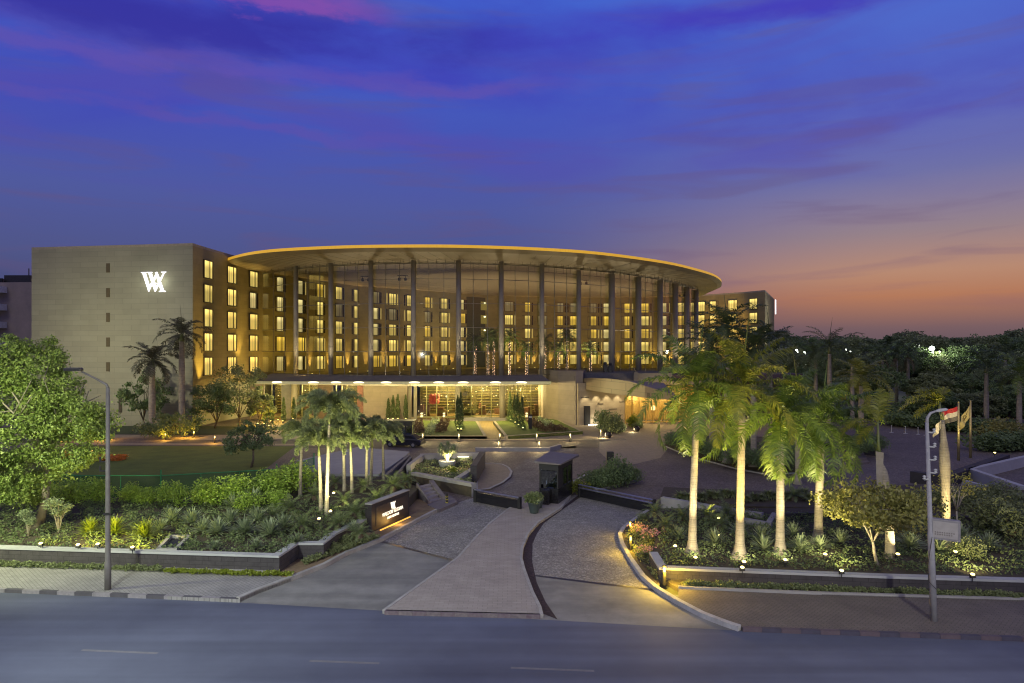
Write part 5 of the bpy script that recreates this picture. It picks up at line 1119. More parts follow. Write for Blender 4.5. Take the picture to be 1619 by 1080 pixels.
row_plants(G(-60, 893, .16), G(258, 903, .16), 40, .16, .95, L_dark2, 'small dark plant in the unlit row below the left wall', 'dark edging plants below the left wall', 261)
row_plants(G(1080, 926, .17), G(1619, 946, .17), 70, .17, 1.0, L_dark2, 'small dark plant in the row below the right wall', 'dark edging plants below the right wall', 262)
row_plants(G(480, 893, .16), G(600, 850, .16), 18, .16, 1.2, L_dark2, 'small brownish plant between the left wall corner and the driveway kerb', 'brown edging plants by the driveway', 263)
# concrete pit in the left bank
t = thing('concrete_pit', 'open concrete pit frame set into the left garden bank', 'pit', (*G(272, 857, ZL), ZL))
o0 = Vector(G(272, 857, ZL)); q = [Vector(G(*p, ZL+.1))-o0 for p in ((247, 868), (268, 846), (303, 846), (280, 868))]
a = MB(); a.wall([tuple(v_) for v_ in q]+[tuple(q[0])], -.3, .12, -.16); a.build('frame', M_conc, t); a = MB(); a.sheet([tuple(v_) for v_ in q], -.03); a.build('pit_floor', M_blackm, t)

# ------------------------------------------------------------------ distant wood and trees beyond the forecourt
FT = [tree_meshes(400+i, 9.5, 4.6, 3.2, [L_dark, L_dark2][i % 2], 60, 150, 1.25, .42, .3, .22, 6.2, bottom=-.9) for i in range(4)]
FD = ['broad dark tree', 'tall loose tree', 'olive tinted tree', 'dense rounded tree']
k = 0
for (Y, row, pxs) in ((330, 527, range(1225, 1700, 44)), (215, 534, range(1236, 1720, 52)), (150, 552, range(1250, 1720, 58)), (118, 585, range(1270, 1720, 64)), (100, 618, range(1470, 1720, 60))):
    for px in pxs:
        X = AT(px+rnd.uniform(-14, 14), Y); H = CAM_H-(row+rnd.uniform(-7, 9)-HY)*Y/F; s_ = H/9.5; v = k % 4
        t = thing('distant_tree', '%s, %s in the %s tree row' % (FD[v], ORD[pxs.index(px) if pxs.index(px) < 20 else 19]+' from the left', {330: 'farthest', 215: 'second farthest', 150: 'middle', 118: 'fourth', 100: 'nearest'}[Y]), 'tree', (X, Y, 0), rnd.random()*6, 'trees beyond the forecourt')
        w_ = max(s_, Y/135); t.scale = (w_*1.0, w_*1.0, s_)
        for nm, me in FT[v].items(): link(nm, me, t)
        k += 1
cover('far_wood', [(95, 380), (700, 380), (760, 460), (95, 460)], 0, 12000, 3.2, L_dark, 12, 9, 'far dark wood reading as one band on the horizon', 'wood')
cover('far_wood', [(-700, 380), (-90, 380), (-90, 460), (-760, 460)], 0, 6000, 3.2, L_dark, 13, 8, 'far dark wood behind the hotel on the left', 'wood')
HW = [bush_mesh(270+i, 2.0, 2.0, L_dark, 1500, .3, 1.7) for i in range(2)]
k = 0
for a, b, n_, s_ in (((1408, 672), (1590, 690), 8, 1.0), ((1440, 655), (1640, 662), 9, 1.15), ((1245, 668), (1400, 660), 6, 1.0), ((1560, 712), (1650, 712), 4, 1.0)):
    for i in range(n_):
        px = a[0]+(b[0]-a[0])*i/(n_-1); py = a[1]+(b[1]-a[1])*i/(n_-1); x, y = G(px, py); 
        t = thing('boundary_shrub', 'dark boundary shrub, %s from the left in the %s clump at the forecourt edge' % (ORD[i], ['front', 'rear', 'left', 'right'][[8, 9, 6, 4].index(n_)]), 'shrub', (x, y, 0), rnd.random()*6, 'shrubs on the forecourt edge'); t.scale = (s_*1.3, s_*1.3, s_)
        for nm, me in HW[i % 2].items(): link(nm, me, t)
for px, py, k_, lab in ((545, 864, .55, 'small dark bush hiding the step in the left garden wall'), (560, 858, .5, 'small dark bush just left of the sign foot'), (528, 872, .5, 'small dark bush at the inner corner of the left wall')): bush(px, py, .16, k_, lab, RB[0])
bush(1585, 700, 0, 2.0, 'rounded brighter shrub at the right above the ramp walls', bush_mesh(275, 1.3, 1.4, L_olive, 2200, .16, 2))
# light-toned paving edge and low white stub posts on the forecourt
for i, px in enumerate((1410, 1432, 1452, 1464)):
    x, y = G(px, 684+i*1.5); t = thing('chain_post', ['leftmost', 'second', 'third', 'rightmost'][i]+' slim white chain post on the forecourt before the dark shrubs', 'post', (x, y, 0), 0, 'white chain posts'); a = MB(); a.lathe([(.25, 0), (.25, .04), (.05, .06), (.04, .85), (.07, .9), (.05, .95)], seg=10); a.build('post', M_concpale, t)
# walls of the sunken ramp at the far right
pw = [G(1446, 744, .9), G(1488, 751, .9), G(1583, 718, .9), G(1660, 716, .9)]
a = MB(); a.wall([G(1583, 718, .9), G(1488, 750, .9), G(1447, 744, .9)], -.1, .9, .7); tag(a.build('ramp_wall', mat('dark_ramp_wall', (.05, .045, .045), .8, c2=(.035, .03, .03), nscale=2)), 'dark ramp wall with sandy top running back behind the bulging palm', 'wall')
a = MB(); a.wall([G(1710, 780, .9), G(1619, 767, .9), G(1541, 741, .9), G(1619, 723, .9), G(1710, 705, .9)], -.2, .9, .45); tag(a.build('ramp_wall', M_concpale), 'pale wedge shaped concrete wall of the ramp at the right edge', 'wall')
a = MB(); a.wall([G(1720, 808, .8), G(1619, 782, .8), G(1528, 759, .8)], -.1, .8, .3); tag(a.build('ramp_wall', M_concpale), 'lower pale concrete wall in front of the wedge shaped one', 'wall')
# ------------------------------------------------------------------ street lamps
x, y = G(171, 937); t = thing('street_lamp', 'tall dark grey street lamp on the left pavement with an arm reaching left', 'street lamp', (x, y, .1))
Ht = CAM_H-(610-HY)*y/F-.1
a = MB(); a.tube([(0, 0, 0), (0, 0, 1.2), (0, 0, 1.25), (0, 0, 4), (0, 0, Ht-.1)], [.14, .135, .115, .10, .075], 12); a.build('pole', mat('lamp_pole_grey', (.12, .11, .10), .6, c2=(.17, .16, .15)), t, True)
a = MB(); a.tube([(0, 0, Ht-.12), (-.06, 0, Ht+.05), (-.5, .0, Ht+.3), (-1.15, 0, Ht+.62)], [.07, .055, .045, .04], 8); a.build('arm', mat('lamp_pole_grey', ()), t, True)
a = MB(); a.bevbox((-1.5, 0, Ht+.72), (.75, .3, .14), .05); a.build('lamp_head', M_steel, t)
a = MB()
for z in (5.2, 5.6): a.box((-.2, 0, z), (.3, .05, .05)); a.box((-.33, 0, z+.1), (.06, .06, .22))
a.box((0, -.12, 3.35), (.26, .03, .1)); a.build('brackets', M_steel, t)
x, y = G(1477, 987); t = thing('street_lamp', 'pale weathered street lamp leaning on the right pavement with a boxy sign', 'street lamp', (x, y, .1))
Ht = CAM_H-(668-HY)*y/F-.1; lx = -.27; M_gp = mat('weathered_pole', (.33, .33, .35), .7, c2=(.24, .24, .26), nscale=4, bump=.2)
a = MB(); a.tube([(0, 0, 0), (lx*.45, 0, 3.4), (lx*.5, 0, 3.45), (lx, 0, Ht)], [.13, .12, .095, .065], 12); a.build('pole', M_gp, t, True)
a = MB(); a.tube([(lx, 0, Ht-.05), (lx+.02, 0, Ht+.18), (lx+.14, 0, Ht+.36), (lx+.34, -.02, Ht+.44)], [.065, .06, .05, .04], 8); a.build('arm', M_gp, t, True)
a = MB(); a.tube([(lx+.3, -.02, Ht+.43), (lx+.45, -.02, Ht+.46), (lx+.72, -.02, Ht+.5), (lx+.8, -.02, Ht+.5)], [.03, .07, .06, .02], 8); a.build('lamp_head', M_concpale, t, True)
a = MB()
for z, s_ in ((7.3, 1), (6.75, 1), (6.25, 1), (5.75, 1), (5.5, -1)):
    xx = lx*z/Ht; a.tube([(xx, -.05, z), (xx+s_*.22, -.08, z-.02)], .03, 6); a.lathe([(.03, 0), (.07, .03), (.04, .08), (.07, .13), (.03, .17)], (xx+s_*.22, -.08, z-.02), 8)
a.build('insulators', M_concpale, t)
a = MB(); a.tube([(lx+.2, -.05, 7.3), (lx+.45, -.05, 6.9), (lx+.5, -.02, Ht+.4)], .012, 4); a.tube([(-.14, -.12, 3.3), (-.33, -.16, 2.2), (-.3, -.16, 1.6), (0, -.16, 1.3)], .012, 4); a.build('loose_cable', M_steel, t)
a = MB(); ang = math.radians(-33); a.bevbox((.32, -.2, 4.0-.45+.05), (.98, .28, .78), .03, ang); sb_ = a.build('sign_box', mat('sign_box_grey', (.27, .26, .27), .6), t)
a = MB(); cs, sn = math.cos(ang), math.sin(ang); fx, fy = .32+sn*.15, -.2-cs*.15
a.box((fx-.0, fy, 3.6), (.8, .02, .62), ang); a.build('sign_face', mat('sign_face', (.38, .36, .34), .6, c2=(.3, .285, .27), nscale=5), sb_)
a = MB(); R = random.Random(4)
for r_, n_ in ((3.5, 9), (3.42, 8)):   # faint worn lettering: short strokes
    for i in range(n_): a.box((fx+cs*(-.32+i*.075)+sn*.016, fy+sn*(-.32+i*.075)-cs*.016, r_), (.045, .01, .045), ang, 0, R.uniform(-.5, .5))
a.build('worn_lettering', mat('worn_lettering', (.22, .2, .19), .7), sb_)
# far lit street lamps
for px, row, Y, e, s_, lab in ((1476, 551, 150, 260, .55, 'brightest white street lamp beyond the trees at the right'), (1488, 557, 158, 300, .3, 'smaller white street lamp just right of the brightest one'), (1262, 554, 170, 200, .28, 'left lamp of the pair beyond the palms'), (1274, 557, 175, 160, .22, 'right lamp of the pair beyond the palms'), (1340, 553, 165, 120, .18, 'small far lamp left of the curved one'), (1346, 557, 160, 200, .3, 'far white lamp with a curved arm'), (1228, 604, 130, 60, .2, 'yellow lamp at the foot of the right wing')):
    z = CAM_H-(row-HY)*Y/F; t = thing('far_street_lamp', lab, 'street lamp', (AT(px, Y), Y, 0), 0, 'lit lamps beyond the forecourt'); a = MB(); a.tube([(0, 0, 0), (0, 0, z-.3), (-.3, 0, z+.05)], [.12, .08, .05], 6); a.build('pole', M_concpale, t)
    a = MB(); a.lathe([(.0, -s_), (s_*.8, -s_*.6), (s_, 0), (s_*.8, s_*.6), (0, s_)], (-.3, 0, z), 12); a.build('lit_head', M_bulbw, t); lamp_light('POINT', t, (-.3, -s_-.3, z), e*3.5, (.95, 1, .85), size=.5)
# passing traffic far right: strips of lit road
S('road', [(58, 92), (200, 118), (200, 128), (60, 100)], .02, M_asphalt)

# ------------------------------------------------------------------ flags
def flag(px, base, top, lab, kind, fx, fdz):
    x, y = G(px, base); H = CAM_H-(top-HY)*y/F; t = thing('flagpole', lab, 'flagpole', (x, y, 0), 0, 'flagpoles by the ramp')
    a = MB(); a.tube([(0, 0, 0), (0, 0, H)], [.13, .08], 10); a.lathe([(.0, 0), (.11, .06), (0, .14)], (0, 0, H), 8); a.build('pole', mat('gold_lit_pole', (.5, .42, .2), .4, metal=.4), t, True)
    nu, nv = 18, 9; W = 2.3; v = []; f = []
    P0 = np.array([-.12, -.02, H-.35]); d1 = np.array(fx); 
    for i in range(nu+1):
        for j in range(nv+1):
            u_, w_ = i/nu, j/nv; p = P0+d1*u_*(1-.25*w_)+np.array([0, 0, -fdz])*w_+np.array([-.0, -.28*math.sin(u_*9+w_*2)*u_, -.10*math.sin(u_*7)*u_]); v.append(tuple(p))
    f = [(i*(nv+1)+j, (i+1)*(nv+1)+j, (i+1)*(nv+1)+j+1, i*(nv+1)+j+1) for i in range(nu) for j in range(nv)]
    if kind == 'tri':
        for (j0, j1, nm, m) in ((0, 3, 'red_stripe', mat('flag_red', (.45, .02, .03), .7)), (3, 6, 'white_stripe', mat('flag_white', (.6, .56, .46), .7)), (6, 9, 'black_stripe', mat('flag_black', (.12, .11, .10), .7))):
            a = MB(); a.add(v, [q for k, q in enumerate(f) if j0 <= k % nv < j1]); a.build(nm, m, t, True)
    else:
        m = mat('flag_cream', (.6, .5, .2), .7) if kind == 'cream' else mat('flag_white', (.6, .56, .46), .7)
        a = MB(); a.add(v, f); c_ = a.build('cloth', m, t, True)
        if kind == 'cream':
            b = MB(); 
            def fp(u_, w_): 
                p = P0+d1*u_*(1-.25*w_)+np.array([0, -.02, -fdz])*w_+np.array([0, -.28*math.sin(u_*9+w_*2)*u_, -.10*math.sin(u_*7)*u_]); return p
            for (u0, w0, u1, w1) in ((.2, .2, .35, .42), (.42, .2, .35, .42), (.35, .42, .5, .2), (.55, .42, .42, .2), (.25, .52, .6, .52), (.3, .6, .55, .6)):
                b.tube([tuple(fp(u0, w0)), tuple(fp(u1, w1))], .035, 4)
            b.build('emblem', mat('flag_emblem', (.22, .17, .06), .7), c_)
    return t
flag(1492, 732, 654, 'leftmost of the three flagpoles with a drooping pale cloth', 'white', (-.9, 0, -1.3), .9)
flag(1516, 728, 637, 'middle flagpole with a red white and black striped flag', 'tri', (-1.75, 0, -.55), 1.35)
flag(1535, 724, 635, 'rightmost of the three flagpoles with a cream flag and emblem', 'cream', (-1.2, 0, -1.9), 1.2)
x, y = G(1525, 735); t = thing('flood_light', 'ground flood light below the three flagpoles', 'flood light', (x-.3, y-4.5, 1.5)); link('housing', ME_flood, t); link('lens', ME_lens, t); lamp_light('SPOT', t, (0, 0, .45), 900, (1, .8, .35), (0, 5, 3.2), 75, .1)

# ------------------------------------------------------------------ garden sign
A_ = Vector(G(588, 838.5, .3)); B_ = Vector(G(648, 812, .3)); u = (B_-A_).normalized(); Ls = (B_-A_).length; ang = math.atan2(u.y, u.x)
t = thing('garden_sign', 'dark granite garden sign wall with lit hotel lettering beside the driveway', 'sign', (A_.x, A_.y, .12), ang)
a = MB(); a.bevbox((Ls/2, .22, .82), (Ls, .42, 1.64), .02); a.build('slab', mat('black_granite', (.045, .04, .045), .35, c2=(.03, .026, .03), nscale=6, tex='wallstone', tscale=1, bw=.5, rh=.12, msize=.004, mortar=.6), t)
a = MB(); a.box((Ls/2, .22, 1.655), (Ls+.02, .46, .05)); a.build('coping', M_conc, t)
a = MB(); a.box((Ls*.53, -.0, .86), (Ls*.84, .03, 1.1)); pn = a.build('panel', mat('bronze_panel', (.05, .04, .035), .45, c2=(.07, .055, .05), nscale=2), t)
mb = MB(); s_ = .0036
for i, q in enumerate(MONO): plate(mb, [q], (Ls*.53-.3, -.02, 1.34), (1, 0), s_, .02+.002*i)
mb.build('monogram', M_signtxt, pn)
def text(s, size, loc, parent, m, sx=1.0):
    cu = bpy.data.curves.new('lettering', 'FONT'); cu.body = s; cu.size = size; cu.extrude = .006; cu.align_x = 'CENTER'; o = bpy.data.objects.new('lettering', cu); col.objects.link(o); dg = bpy.context.evaluated_depsgraph_get(); dg.update()
    me = bpy.data.meshes.new_from_object(o.evaluated_get(dg)); bpy.data.objects.remove(o); me.materials.clear(); me.materials.append(m)
    o = link('lettering', me, parent, loc); o.rotation_euler = (math.radians(90), 0, 0); o.scale.x = sx; return o
text('WALDORF ASTORIA', .3, (Ls*.53, -.025, .68), pn, M_signtxt, .88); text('CAIRO HELIOPOLIS', .2, (Ls*.53, -.035, .44), pn, M_signtxt, .8)
a = MB(); a.box((Ls*.53, -.22, .06), (Ls*.8, .06, .06)); a.build('strip_lamp', mat('amber_strip', (1, .6, .1), .5, emit=(1, .5, .08), estr=1.2), t)
lamp_light('POINT', t, (Ls*.5, -.5, .25), 14, (1, .55, .12), size=.3)
# ------------------------------------------------------------------ concrete slab, steps and planter structures
a = MB(); a.prism([G(500, 748.6, 1.0), G(599, 750, 1.0), G(640, 722, 1.0), G(648, 714, 1.0), G(565, 707, 1.0), G(470, 728, 1.0)], -.1, 1.0)
tag(a.build('ramp_slab', mat('slab_concrete', (.33, .335, .335), .8, c2=(.25, .255, .26), nscale=.5)), 'large flat pale concrete slab behind the foxtail palms', 'slab')
a = MB(); a.wall([G(607, 751, 1.0), G(645, 719, 1.0)], -.1, 1.0, -.25); a.wall([G(628, 752, 1.0), G(652, 722, 1.0)], -.1, 1.0, .2)
tag(a.build('ramp_side_wall', mat('lilac_render', (.15, .145, .165), .8)), 'pair of pale trench walls beside the right edge of the slab', 'wall')
t = thing('terrace_planter', 'angular raised concrete planter round the fire lit yucca bowl', 'planter', (*G(700, 745), 0)); O_ = Vector(G(700, 745))
def PL(pts, z): return [tuple(Vector(G(*p, z))-O_) for p in pts]
poly = PL([(649.6, 747), (746, 765), (746, 738), (748, 721), (665, 719), (643, 735)], .95)
a = MB(); a.prism(poly, -.1, .72); a.build('soil', M_soil, t)
a = MB(); a.wall(PL([(650, 747), (746, 765)], .95), -.1, .95, .5); a.build('front_wall', M_conc, t)
a = MB(); a.wall(PL([(718, 755.6), (747, 738)], .97), -.1, .97, -.45); a.build('right_wall', M_conc, t)
a = MB(); a.wall(PL([(643, 735), (665, 718.5)], 1.25), -.1, 1.25, -.35); a.build('left_wall', M_conc, t)
a = MB(); a.wall(PL([(665, 718.5), (758, 716)], 1.25), -.1, 1.25, .5); a.build('back_wall', M_conc, t)
a = MB(); a.wall(PL([(744, 736), (759, 714)], 1.5), -.1, 1.5, -.5); a.build('end_block', M_darkwall, t)
# wall light slot on the back wall
a = MB(); q = PL([(733, 722)], 1.0)[0]; a.box((q[0], q[1]-.1, 1.0), (1.0, .05, .08)); a.build('slot_lamp', mat('slot_lamp', (1, .9, .7), .5, emit=(1, .9, .65), estr=2), t); lamp_light('POINT', t, (q[0], q[1]-.5, .95), 20, (1, .85, .55), size=.3)
# bowl, yucca, flame
bx_, by_ = G(707.5, 738.5, .72); t = thing('stone_bowl', 'round stone bowl planter with a lit lamp and yucca in the raised bed', 'planter', (bx_, by_, .7)); a = MB(); a.lathe([(.45, 0), (.62, .12), (.74, .5), (.74, .56), (.66, .58), (.6, .5)], seg=24); a.build('bowl', M_concpale, t, True)
a = MB(); a.box((.08, -.25, .9), (.16, .16, .6)); a.build('lamp', mat('fire_lamp', (1, .9, .5), .5, emit=(1, .84, .35), estr=9), t); lamp_light('POINT', t, (.08, -.5, 1.0), 110, (1, .78, .35), size=.2)
t2 = thing('yucca', 'multi headed yucca growing out of the stone bowl', 'plant', (bx_, by_+.1, 1.2)); yh = rosette_mesh(360, 90, .62, 0, .045, L_agave, .8, (-.5, 1.5)); a = MB()
for i in range(8):
    an = i*.8; e = (math.cos(an)*.75*(.5+.5*(i % 2)), math.sin(an)*.6, .75+.25*(i % 3)); a.tube([(0, 0, 0), (e[0]*.5, e[1]*.5, e[2]*.6), e], [.09, .06, .05], 6); link('leaf_head', yh, t2, e)
a.build('stems', mat('pale_stem', ()), t2)
cover('ground_cover', [tuple(Vector(p)+O_) for p in [poly[0], poly[1], poly[2], poly[3], poly[4], poly[5]]], .72, 3500, .16, L_dark2, 17, .15, 'low leafy planting in the raised bed round the bowl')
bush(715, 747, .8, .5, 'bright low shrub just in front of the stone bowl', IB[1])
# garden steps
def PT(p, z): return Vector((*G(*p, z), z))
BL, BR, TL, TR = PT((680, 797), .15), PT((698, 791), .15), PT((661, 768), .95), PT((679, 764), .95)
t = thing('garden_steps', 'short flight of concrete steps climbing left from the driveway landing', 'steps', (BL.x, BL.y, .1)); n_ = 5; O3 = Vector((BL.x, BL.y, .1)); a = MB()
for i in range(n_):
    f0, f1 = i/n_, (i+1)/n_; z = .12+.16*(i+1)
    P = [BL.lerp(TL, f0), BR.lerp(TR, f0), BR.lerp(TR, 1), BL.lerp(TL, 1)]; a.prism([(p.x-O3.x, p.y-O3.y) for p in P], -.1, z-.1)
a.build('treads', mat('step_concrete', (.33, .3, .3), .8), t)
for (p0, p1, nm, w_) in ((BL, TL, 'left_string', -.12), (BR, TR, 'right_string', .34)):
    d = (p1-p0); nrm = Vector((-d.y, d.x)).normalized()*(w_)*-1; a = MB(); q = [p0, p1, p1+Vector((nrm.x, nrm.y, 0)), p0+Vector((nrm.x, nrm.y, 0))]; a.prism([(p.x-O3.x, p.y-O3.y) for p in q], -.1, 0, [.3, 1.05, 1.05, .3]); a.build(nm, mat('step_string', (.2, .175, .18), .8), t)
a = MB(); a.prism([(p[0]-O3.x, p[1]-O3.y) for p in GS([(676, 800), (694, 808), (724, 795), (712, 785), (698, 789)], .12)], -.1, .11); a.build('landing', mat('step_string', ()), t)
def chevron_post(px, py, z, lab):
    x, y = G(px, py, z); t = thing('marker_post', lab, 'post', (x, y, z), 0, 'yellow and black marker posts'); a = MB(); a.lathe([(.22, 0), (.22, .06), (.1, .08)], seg=12); a.lathe([(.1, .08), (.09, .95), (.0, 1.0)], seg=10); a.build('post', M_blackm, t)
    b = MB(); 
    for zz in (.2, .45, .7): b.tube([(.11*math.cos(q), .11*math.sin(q), zz+.05*math.sin(q)) for q in np.linspace(0, 6.283, 13)], .028, 5)
    b.build('yellow_bands', mat('reflective_yellow', (.5, .42, .02), .5), t); t.scale = (.75,)*3
chevron_post(707, 797, .12, 'yellow banded black marker post on the steps landing'); chevron_post(751, 749, 0, 'yellow banded black marker post by the end block'); chevron_post(749, 773, .0, 'yellow banded marker post beside the left barrier hinge')
# ------------------------------------------------------------------ barriers, booths, potted plants
def barrier(p0, p1, h, lab, rails):
    p0, p1 = Vector(G(*p0)), Vector(G(*p1)); d = p1-p0; an = math.atan2(d.y, d.x); t = thing('vehicle_barrier', lab, 'barrier', (p0.x, p0.y, 0), an); L_ = d.length
    a = MB(); a.box((L_/2, 0, h*.45), (L_, .12, h*.8)); a.build('panel', M_black, t)
    for x in (0, L_): a = MB(); a.bevbox((x, 0, h*.55), (.22, .22, h*1.1), .02); a.build('post', M_blackm, t)
    for z in rails: a = MB(); a.tube([(0, -.09, z), (L_, -.09, z)], .055, 8); a.build('rail', M_alu, t)
    return t
barrier((752, 794), (822, 808), .85, 'black vehicle barrier with one steel rail left of the guard booth', (.88,)); barrier((917, 786), (1034, 812), .85, 'long black vehicle barrier with two steel rails right of the guard booth', (.9, .68))
C_ = Vector((3.14, 47.3)); Rr = Vector((4.42, 50.7)); d = (Rr-C_).normalized(); n_ = Vector((-d.y, d.x)); an = math.atan2(d.y, d.x)
t = thing('guard_booth', 'black glass guard booth with a tilted slab roof on the island tip', 'booth', (C_.x, C_.y, .15), an); LB_, WB_ = 3.6, 1.35
a = MB(); a.box((LB_/2, WB_/2, .5), (LB_, WB_, 1.0)); a.build('lower_wall', M_black, t)
a = MB()
for x in (.05, 1.2, 2.4, LB_-.05):
    for y in (.05, WB_-.05): a.box((x, y, 1.75), (.1, .1, 1.5))
a.box((LB_/2, .05, 2.45), (LB_, .12, .42)); a.box((LB_/2, WB_-.05, 2.45), (LB_, .12, .42)); a.box((.05, WB_/2, 2.45), (.12, WB_, .42)); a.box((LB_-.05, WB_/2, 2.45), (.12, WB_, .42)); a.box((.6, .04, 1.6), (.9, .08, 1.2))
a.build('frame', M_blackm, t)
for q, dm in (((1.8, .06, 1.6), (1.1, .02, 1.2)), ((3.0, .06, 1.6), (1.1, .02, 1.2)), ((.06, WB_/2, 1.6), (.02, WB_-.2, 1.2)), ((1.8, WB_-.06, 1.6), (3.3, .02, 1.2)), ((LB_-.06, WB_/2, 1.6), (.02, WB_-.2, 1.2))):
    a = MB(); a.box(q, dm); a.build('window', M_boothglass, t)
a = MB(); a.prism([(-.25, -.25), (LB_+.3, -.4), (LB_+.35, WB_+.5), (-.1, WB_+.35)], 2.68, 2.78, [2.76, 2.84, 2.95, 2.84]); a.build('roof', mat('booth_roof', (.2, .18, .175), .6, c2=(.15, .135, .13)), t)
a = MB(); a.bevbox((.5, .6, 1.15), (.5, .4, .3), .03); a.bevbox((2.4, .6, 1.1), (.9, .6, .25), .04); a.build('desk_items', mat('booth_desk', (.4, .42, .45), .5), t)
a = MB(); a.box((.35, WB_-.4, 1.35), (.3, .03, .22), .4); a.build('monitor', mat('monitor_glow', (.6, .7, .9), .4, emit=(.65, .75, 1), estr=1.2), t)
a = MB(); a.bevbox((-.35, .75, .5), (.5, .5, .95), .03); a.build('side_cabinet', M_black, t); lamp_light('POINT', t, (1.6, .7, 2.1), 8, (.8, .9, 1), size=.2)
POT = MB(); POT.lathe([(.26, 0), (.28, .05), (.40, .62), (.44, .66), (.44, .74), (.38, .74), (.36, .66)], seg=20); ME_pot = POT.mesh('pot', mat('teal_pot', (.06, .085, .09), .45), True)
PB = bush_mesh(280, .62, .75, L_cycad, 1100, .17, 3.2)
for px, py, s_, lab in ((845, 811, 1.0, 'dark teal pot with a leafy plant at the head of the island'), (852, 803, .8, 'smaller potted plant behind the teal pot by the booth')):
    x, y = G(px, py, .15); t = thing('potted_plant', lab, 'potted plant', (x, y, .15)); t.scale = (s_,)*3; link('pot', ME_pot, t); o = link('foliage', PB['foliage'], t, (0, 0, .6)); lamp_light('POINT', t, (.3, -1.6, 1.9), 1.5, (.9, 1, .8), size=.5)
x, y = G(965, 741, .1); t = thing('equipment_cabinet', 'plain dark upright cabinet behind the island planting', 'cabinet', (x, y, .1)); a = MB(); a.bevbox((0, 0, .75), (.62, .5, 1.5), .03); a.build('casing', M_blackm, t); a = MB(); a.box((0, -.255, .8), (.5, .02, 1.2)); a.build('door', M_steel, t)
# second booth, parked car
x, y = G(633, 701); t = thing('guard_booth', 'dark square guard booth on the terrace lane left of the lawns', 'booth', (x, y, 0)); w_ = 2.75
a = MB(); a.box((0, .9, .45), (w_, 2, .9)); a.build('lower_wall', M_black, t); a = MB()
for k in range(5): a.box((-w_/2+.06+k*(w_-.12)/4, 0, 1.5), (.12, .12, 1.3)); a.box((-w_/2+.06+k*(w_-.12)/4, 1.8, 1.5), (.12, .12, 1.3))
a.build('frame', M_blackm, t); a = MB(); a.box((0, .9, 2.25), (w_+.1, 2.1, .45)); a.box((0, .9, 2.53), (w_+.5, 2.5, .1)); a.build('roof', M_steel, t); a = MB(); a.box((0, .03, 1.45), (w_-.2, .02, 1.15)); a.build('window', M_boothglass, t); lamp_light('POINT', t, (0, 1, 1.8), 6, (.8, .85, .7), size=.2)
a = MB(); a.box((.4, .6, 1.3), (.4, .05, .5)); a.build('notice', mat('booth_notice', (.5, .55, .5), .5, emit=(.6, .7, .7), estr=.25), t)
def car(px, py, rz, lab, m, s_=1.0):
    x, y = G(px, py); t = thing('parked_car', lab, 'car', (x, y, 0), rz, 'parked cars'); 
    def loft(secs, nm, mt):
        a = MB(); v = []; f = []; 
        for (X_, w, z0, z1) in secs:
            b = .12; v += [(X_, -w, z0), (X_, -w, z1-b), (X_, -w+b, z1), (X_, w-b, z1), (X_, w, z1-b), (X_, w, z0)]
        for i in range(len(secs)-1):
            for j in range(6): f.append((i*6+j, (i+1)*6+j, (i+1)*6+(j+1) % 6, i*6+(j+1) % 6))
        f += [(5, 4, 3, 2, 1, 0), tuple(range((len(secs)-1)*6, len(secs)*6))]; a.add(v, f); return a.build(nm, mt, t)
    loft([(-2.2, .78, .35, .72), (-2.0, .85, .28, .92), (-1.2, .88, .25, .98), (.9, .88, .25, .96), (1.8, .85, .27, .86), (2.2, .75, .32, .68)], 'body', m)
    loft([(-1.7, .7, .9, .97), (-1.1, .68, .9, 1.38), (.1, .68, .9, 1.44), (1.0, .72, .9, .99)], 'cabin', mat('car_glass', (.015, .018, .02), .08, spec=.8))
    for X_ in (-1.35, 1.35):
        for Y_ in (-.8, .8): a = MB(); a.tube([(X_, Y_-.1, .32), (X_, Y_+.1, .32)], .32, 16); w = a.build('wheel', M_blackm, t); b = MB(); b.tube([(X_, Y_-.11, .32), (X_, Y_+.11, .32)], .18, 10); b.build('rim', M_alu, w)
    for Y_ in (-.6, .6): a = MB(); a.bevbox((2.12, Y_, .62), (.1, .3, .12), .02); a.build('headlight', M_alu, t)
car(640, 706, 2.9, 'dark car parked before the square terrace booth', mat('black_paint', (.02, .022, .03), .2, metal=.3, coat=1)); car(1302, 722, .1, 'dark saloon car on the steps level behind the third and fourth royal palms', mat('grey_paint', (.12, .13, .15), .2, metal=.3, coat=1))
# ------------------------------------------------------------------ bollards
BM = MB(); BM.lathe([(.09, 0), (.09, .62), (.0, .62)], seg=12); BM.lathe([(.0, .84), (.095, .84), (.095, .92), (0, .92)], seg=12); ME_bp = BM.mesh('post', M_steel); BM = MB(); BM.lathe([(0, .62), (.05, .62), (.05, .84), (0, .84)], seg=12); ME_bl = BM.mesh('light_band', mat('bollard_glow', (1, .9, .6), .5, emit=(1, .78, .3), estr=3))
def bollard(px, py, z, lab, e, s_=1.0, c=(1, .76, .34), g_='terrace bollard lights'):
    x, y = G(px, py, z); t = thing('bollard_light', lab, 'bollard light', (x, y, z), 0, g_); t.scale = (s_,)*3; link('post', ME_bp, t); link('light_band', ME_bl, t); lamp_light('POINT', t, (0, -.2, .72), e, c, size=.08)
for i, px in enumerate((668.7, 726, 790.7, 849, 902)): bollard(px, 699, .02, ['leftmost', 'second', 'third', 'fourth', 'fifth'][i]+' bollard light from the left along the upper terrace kerb', 75, 1.1)
bollard(950, 692, .02, 'bollard light at the right end of the terrace kerb near the small bush', 75, 1.1); bollard(789, 713, .02, 'left bollard light of the two below the terrace lane', 70, 1.15); bollard(853, 713, .02, 'right bollard light of the two below the terrace lane', 70, 1.15)
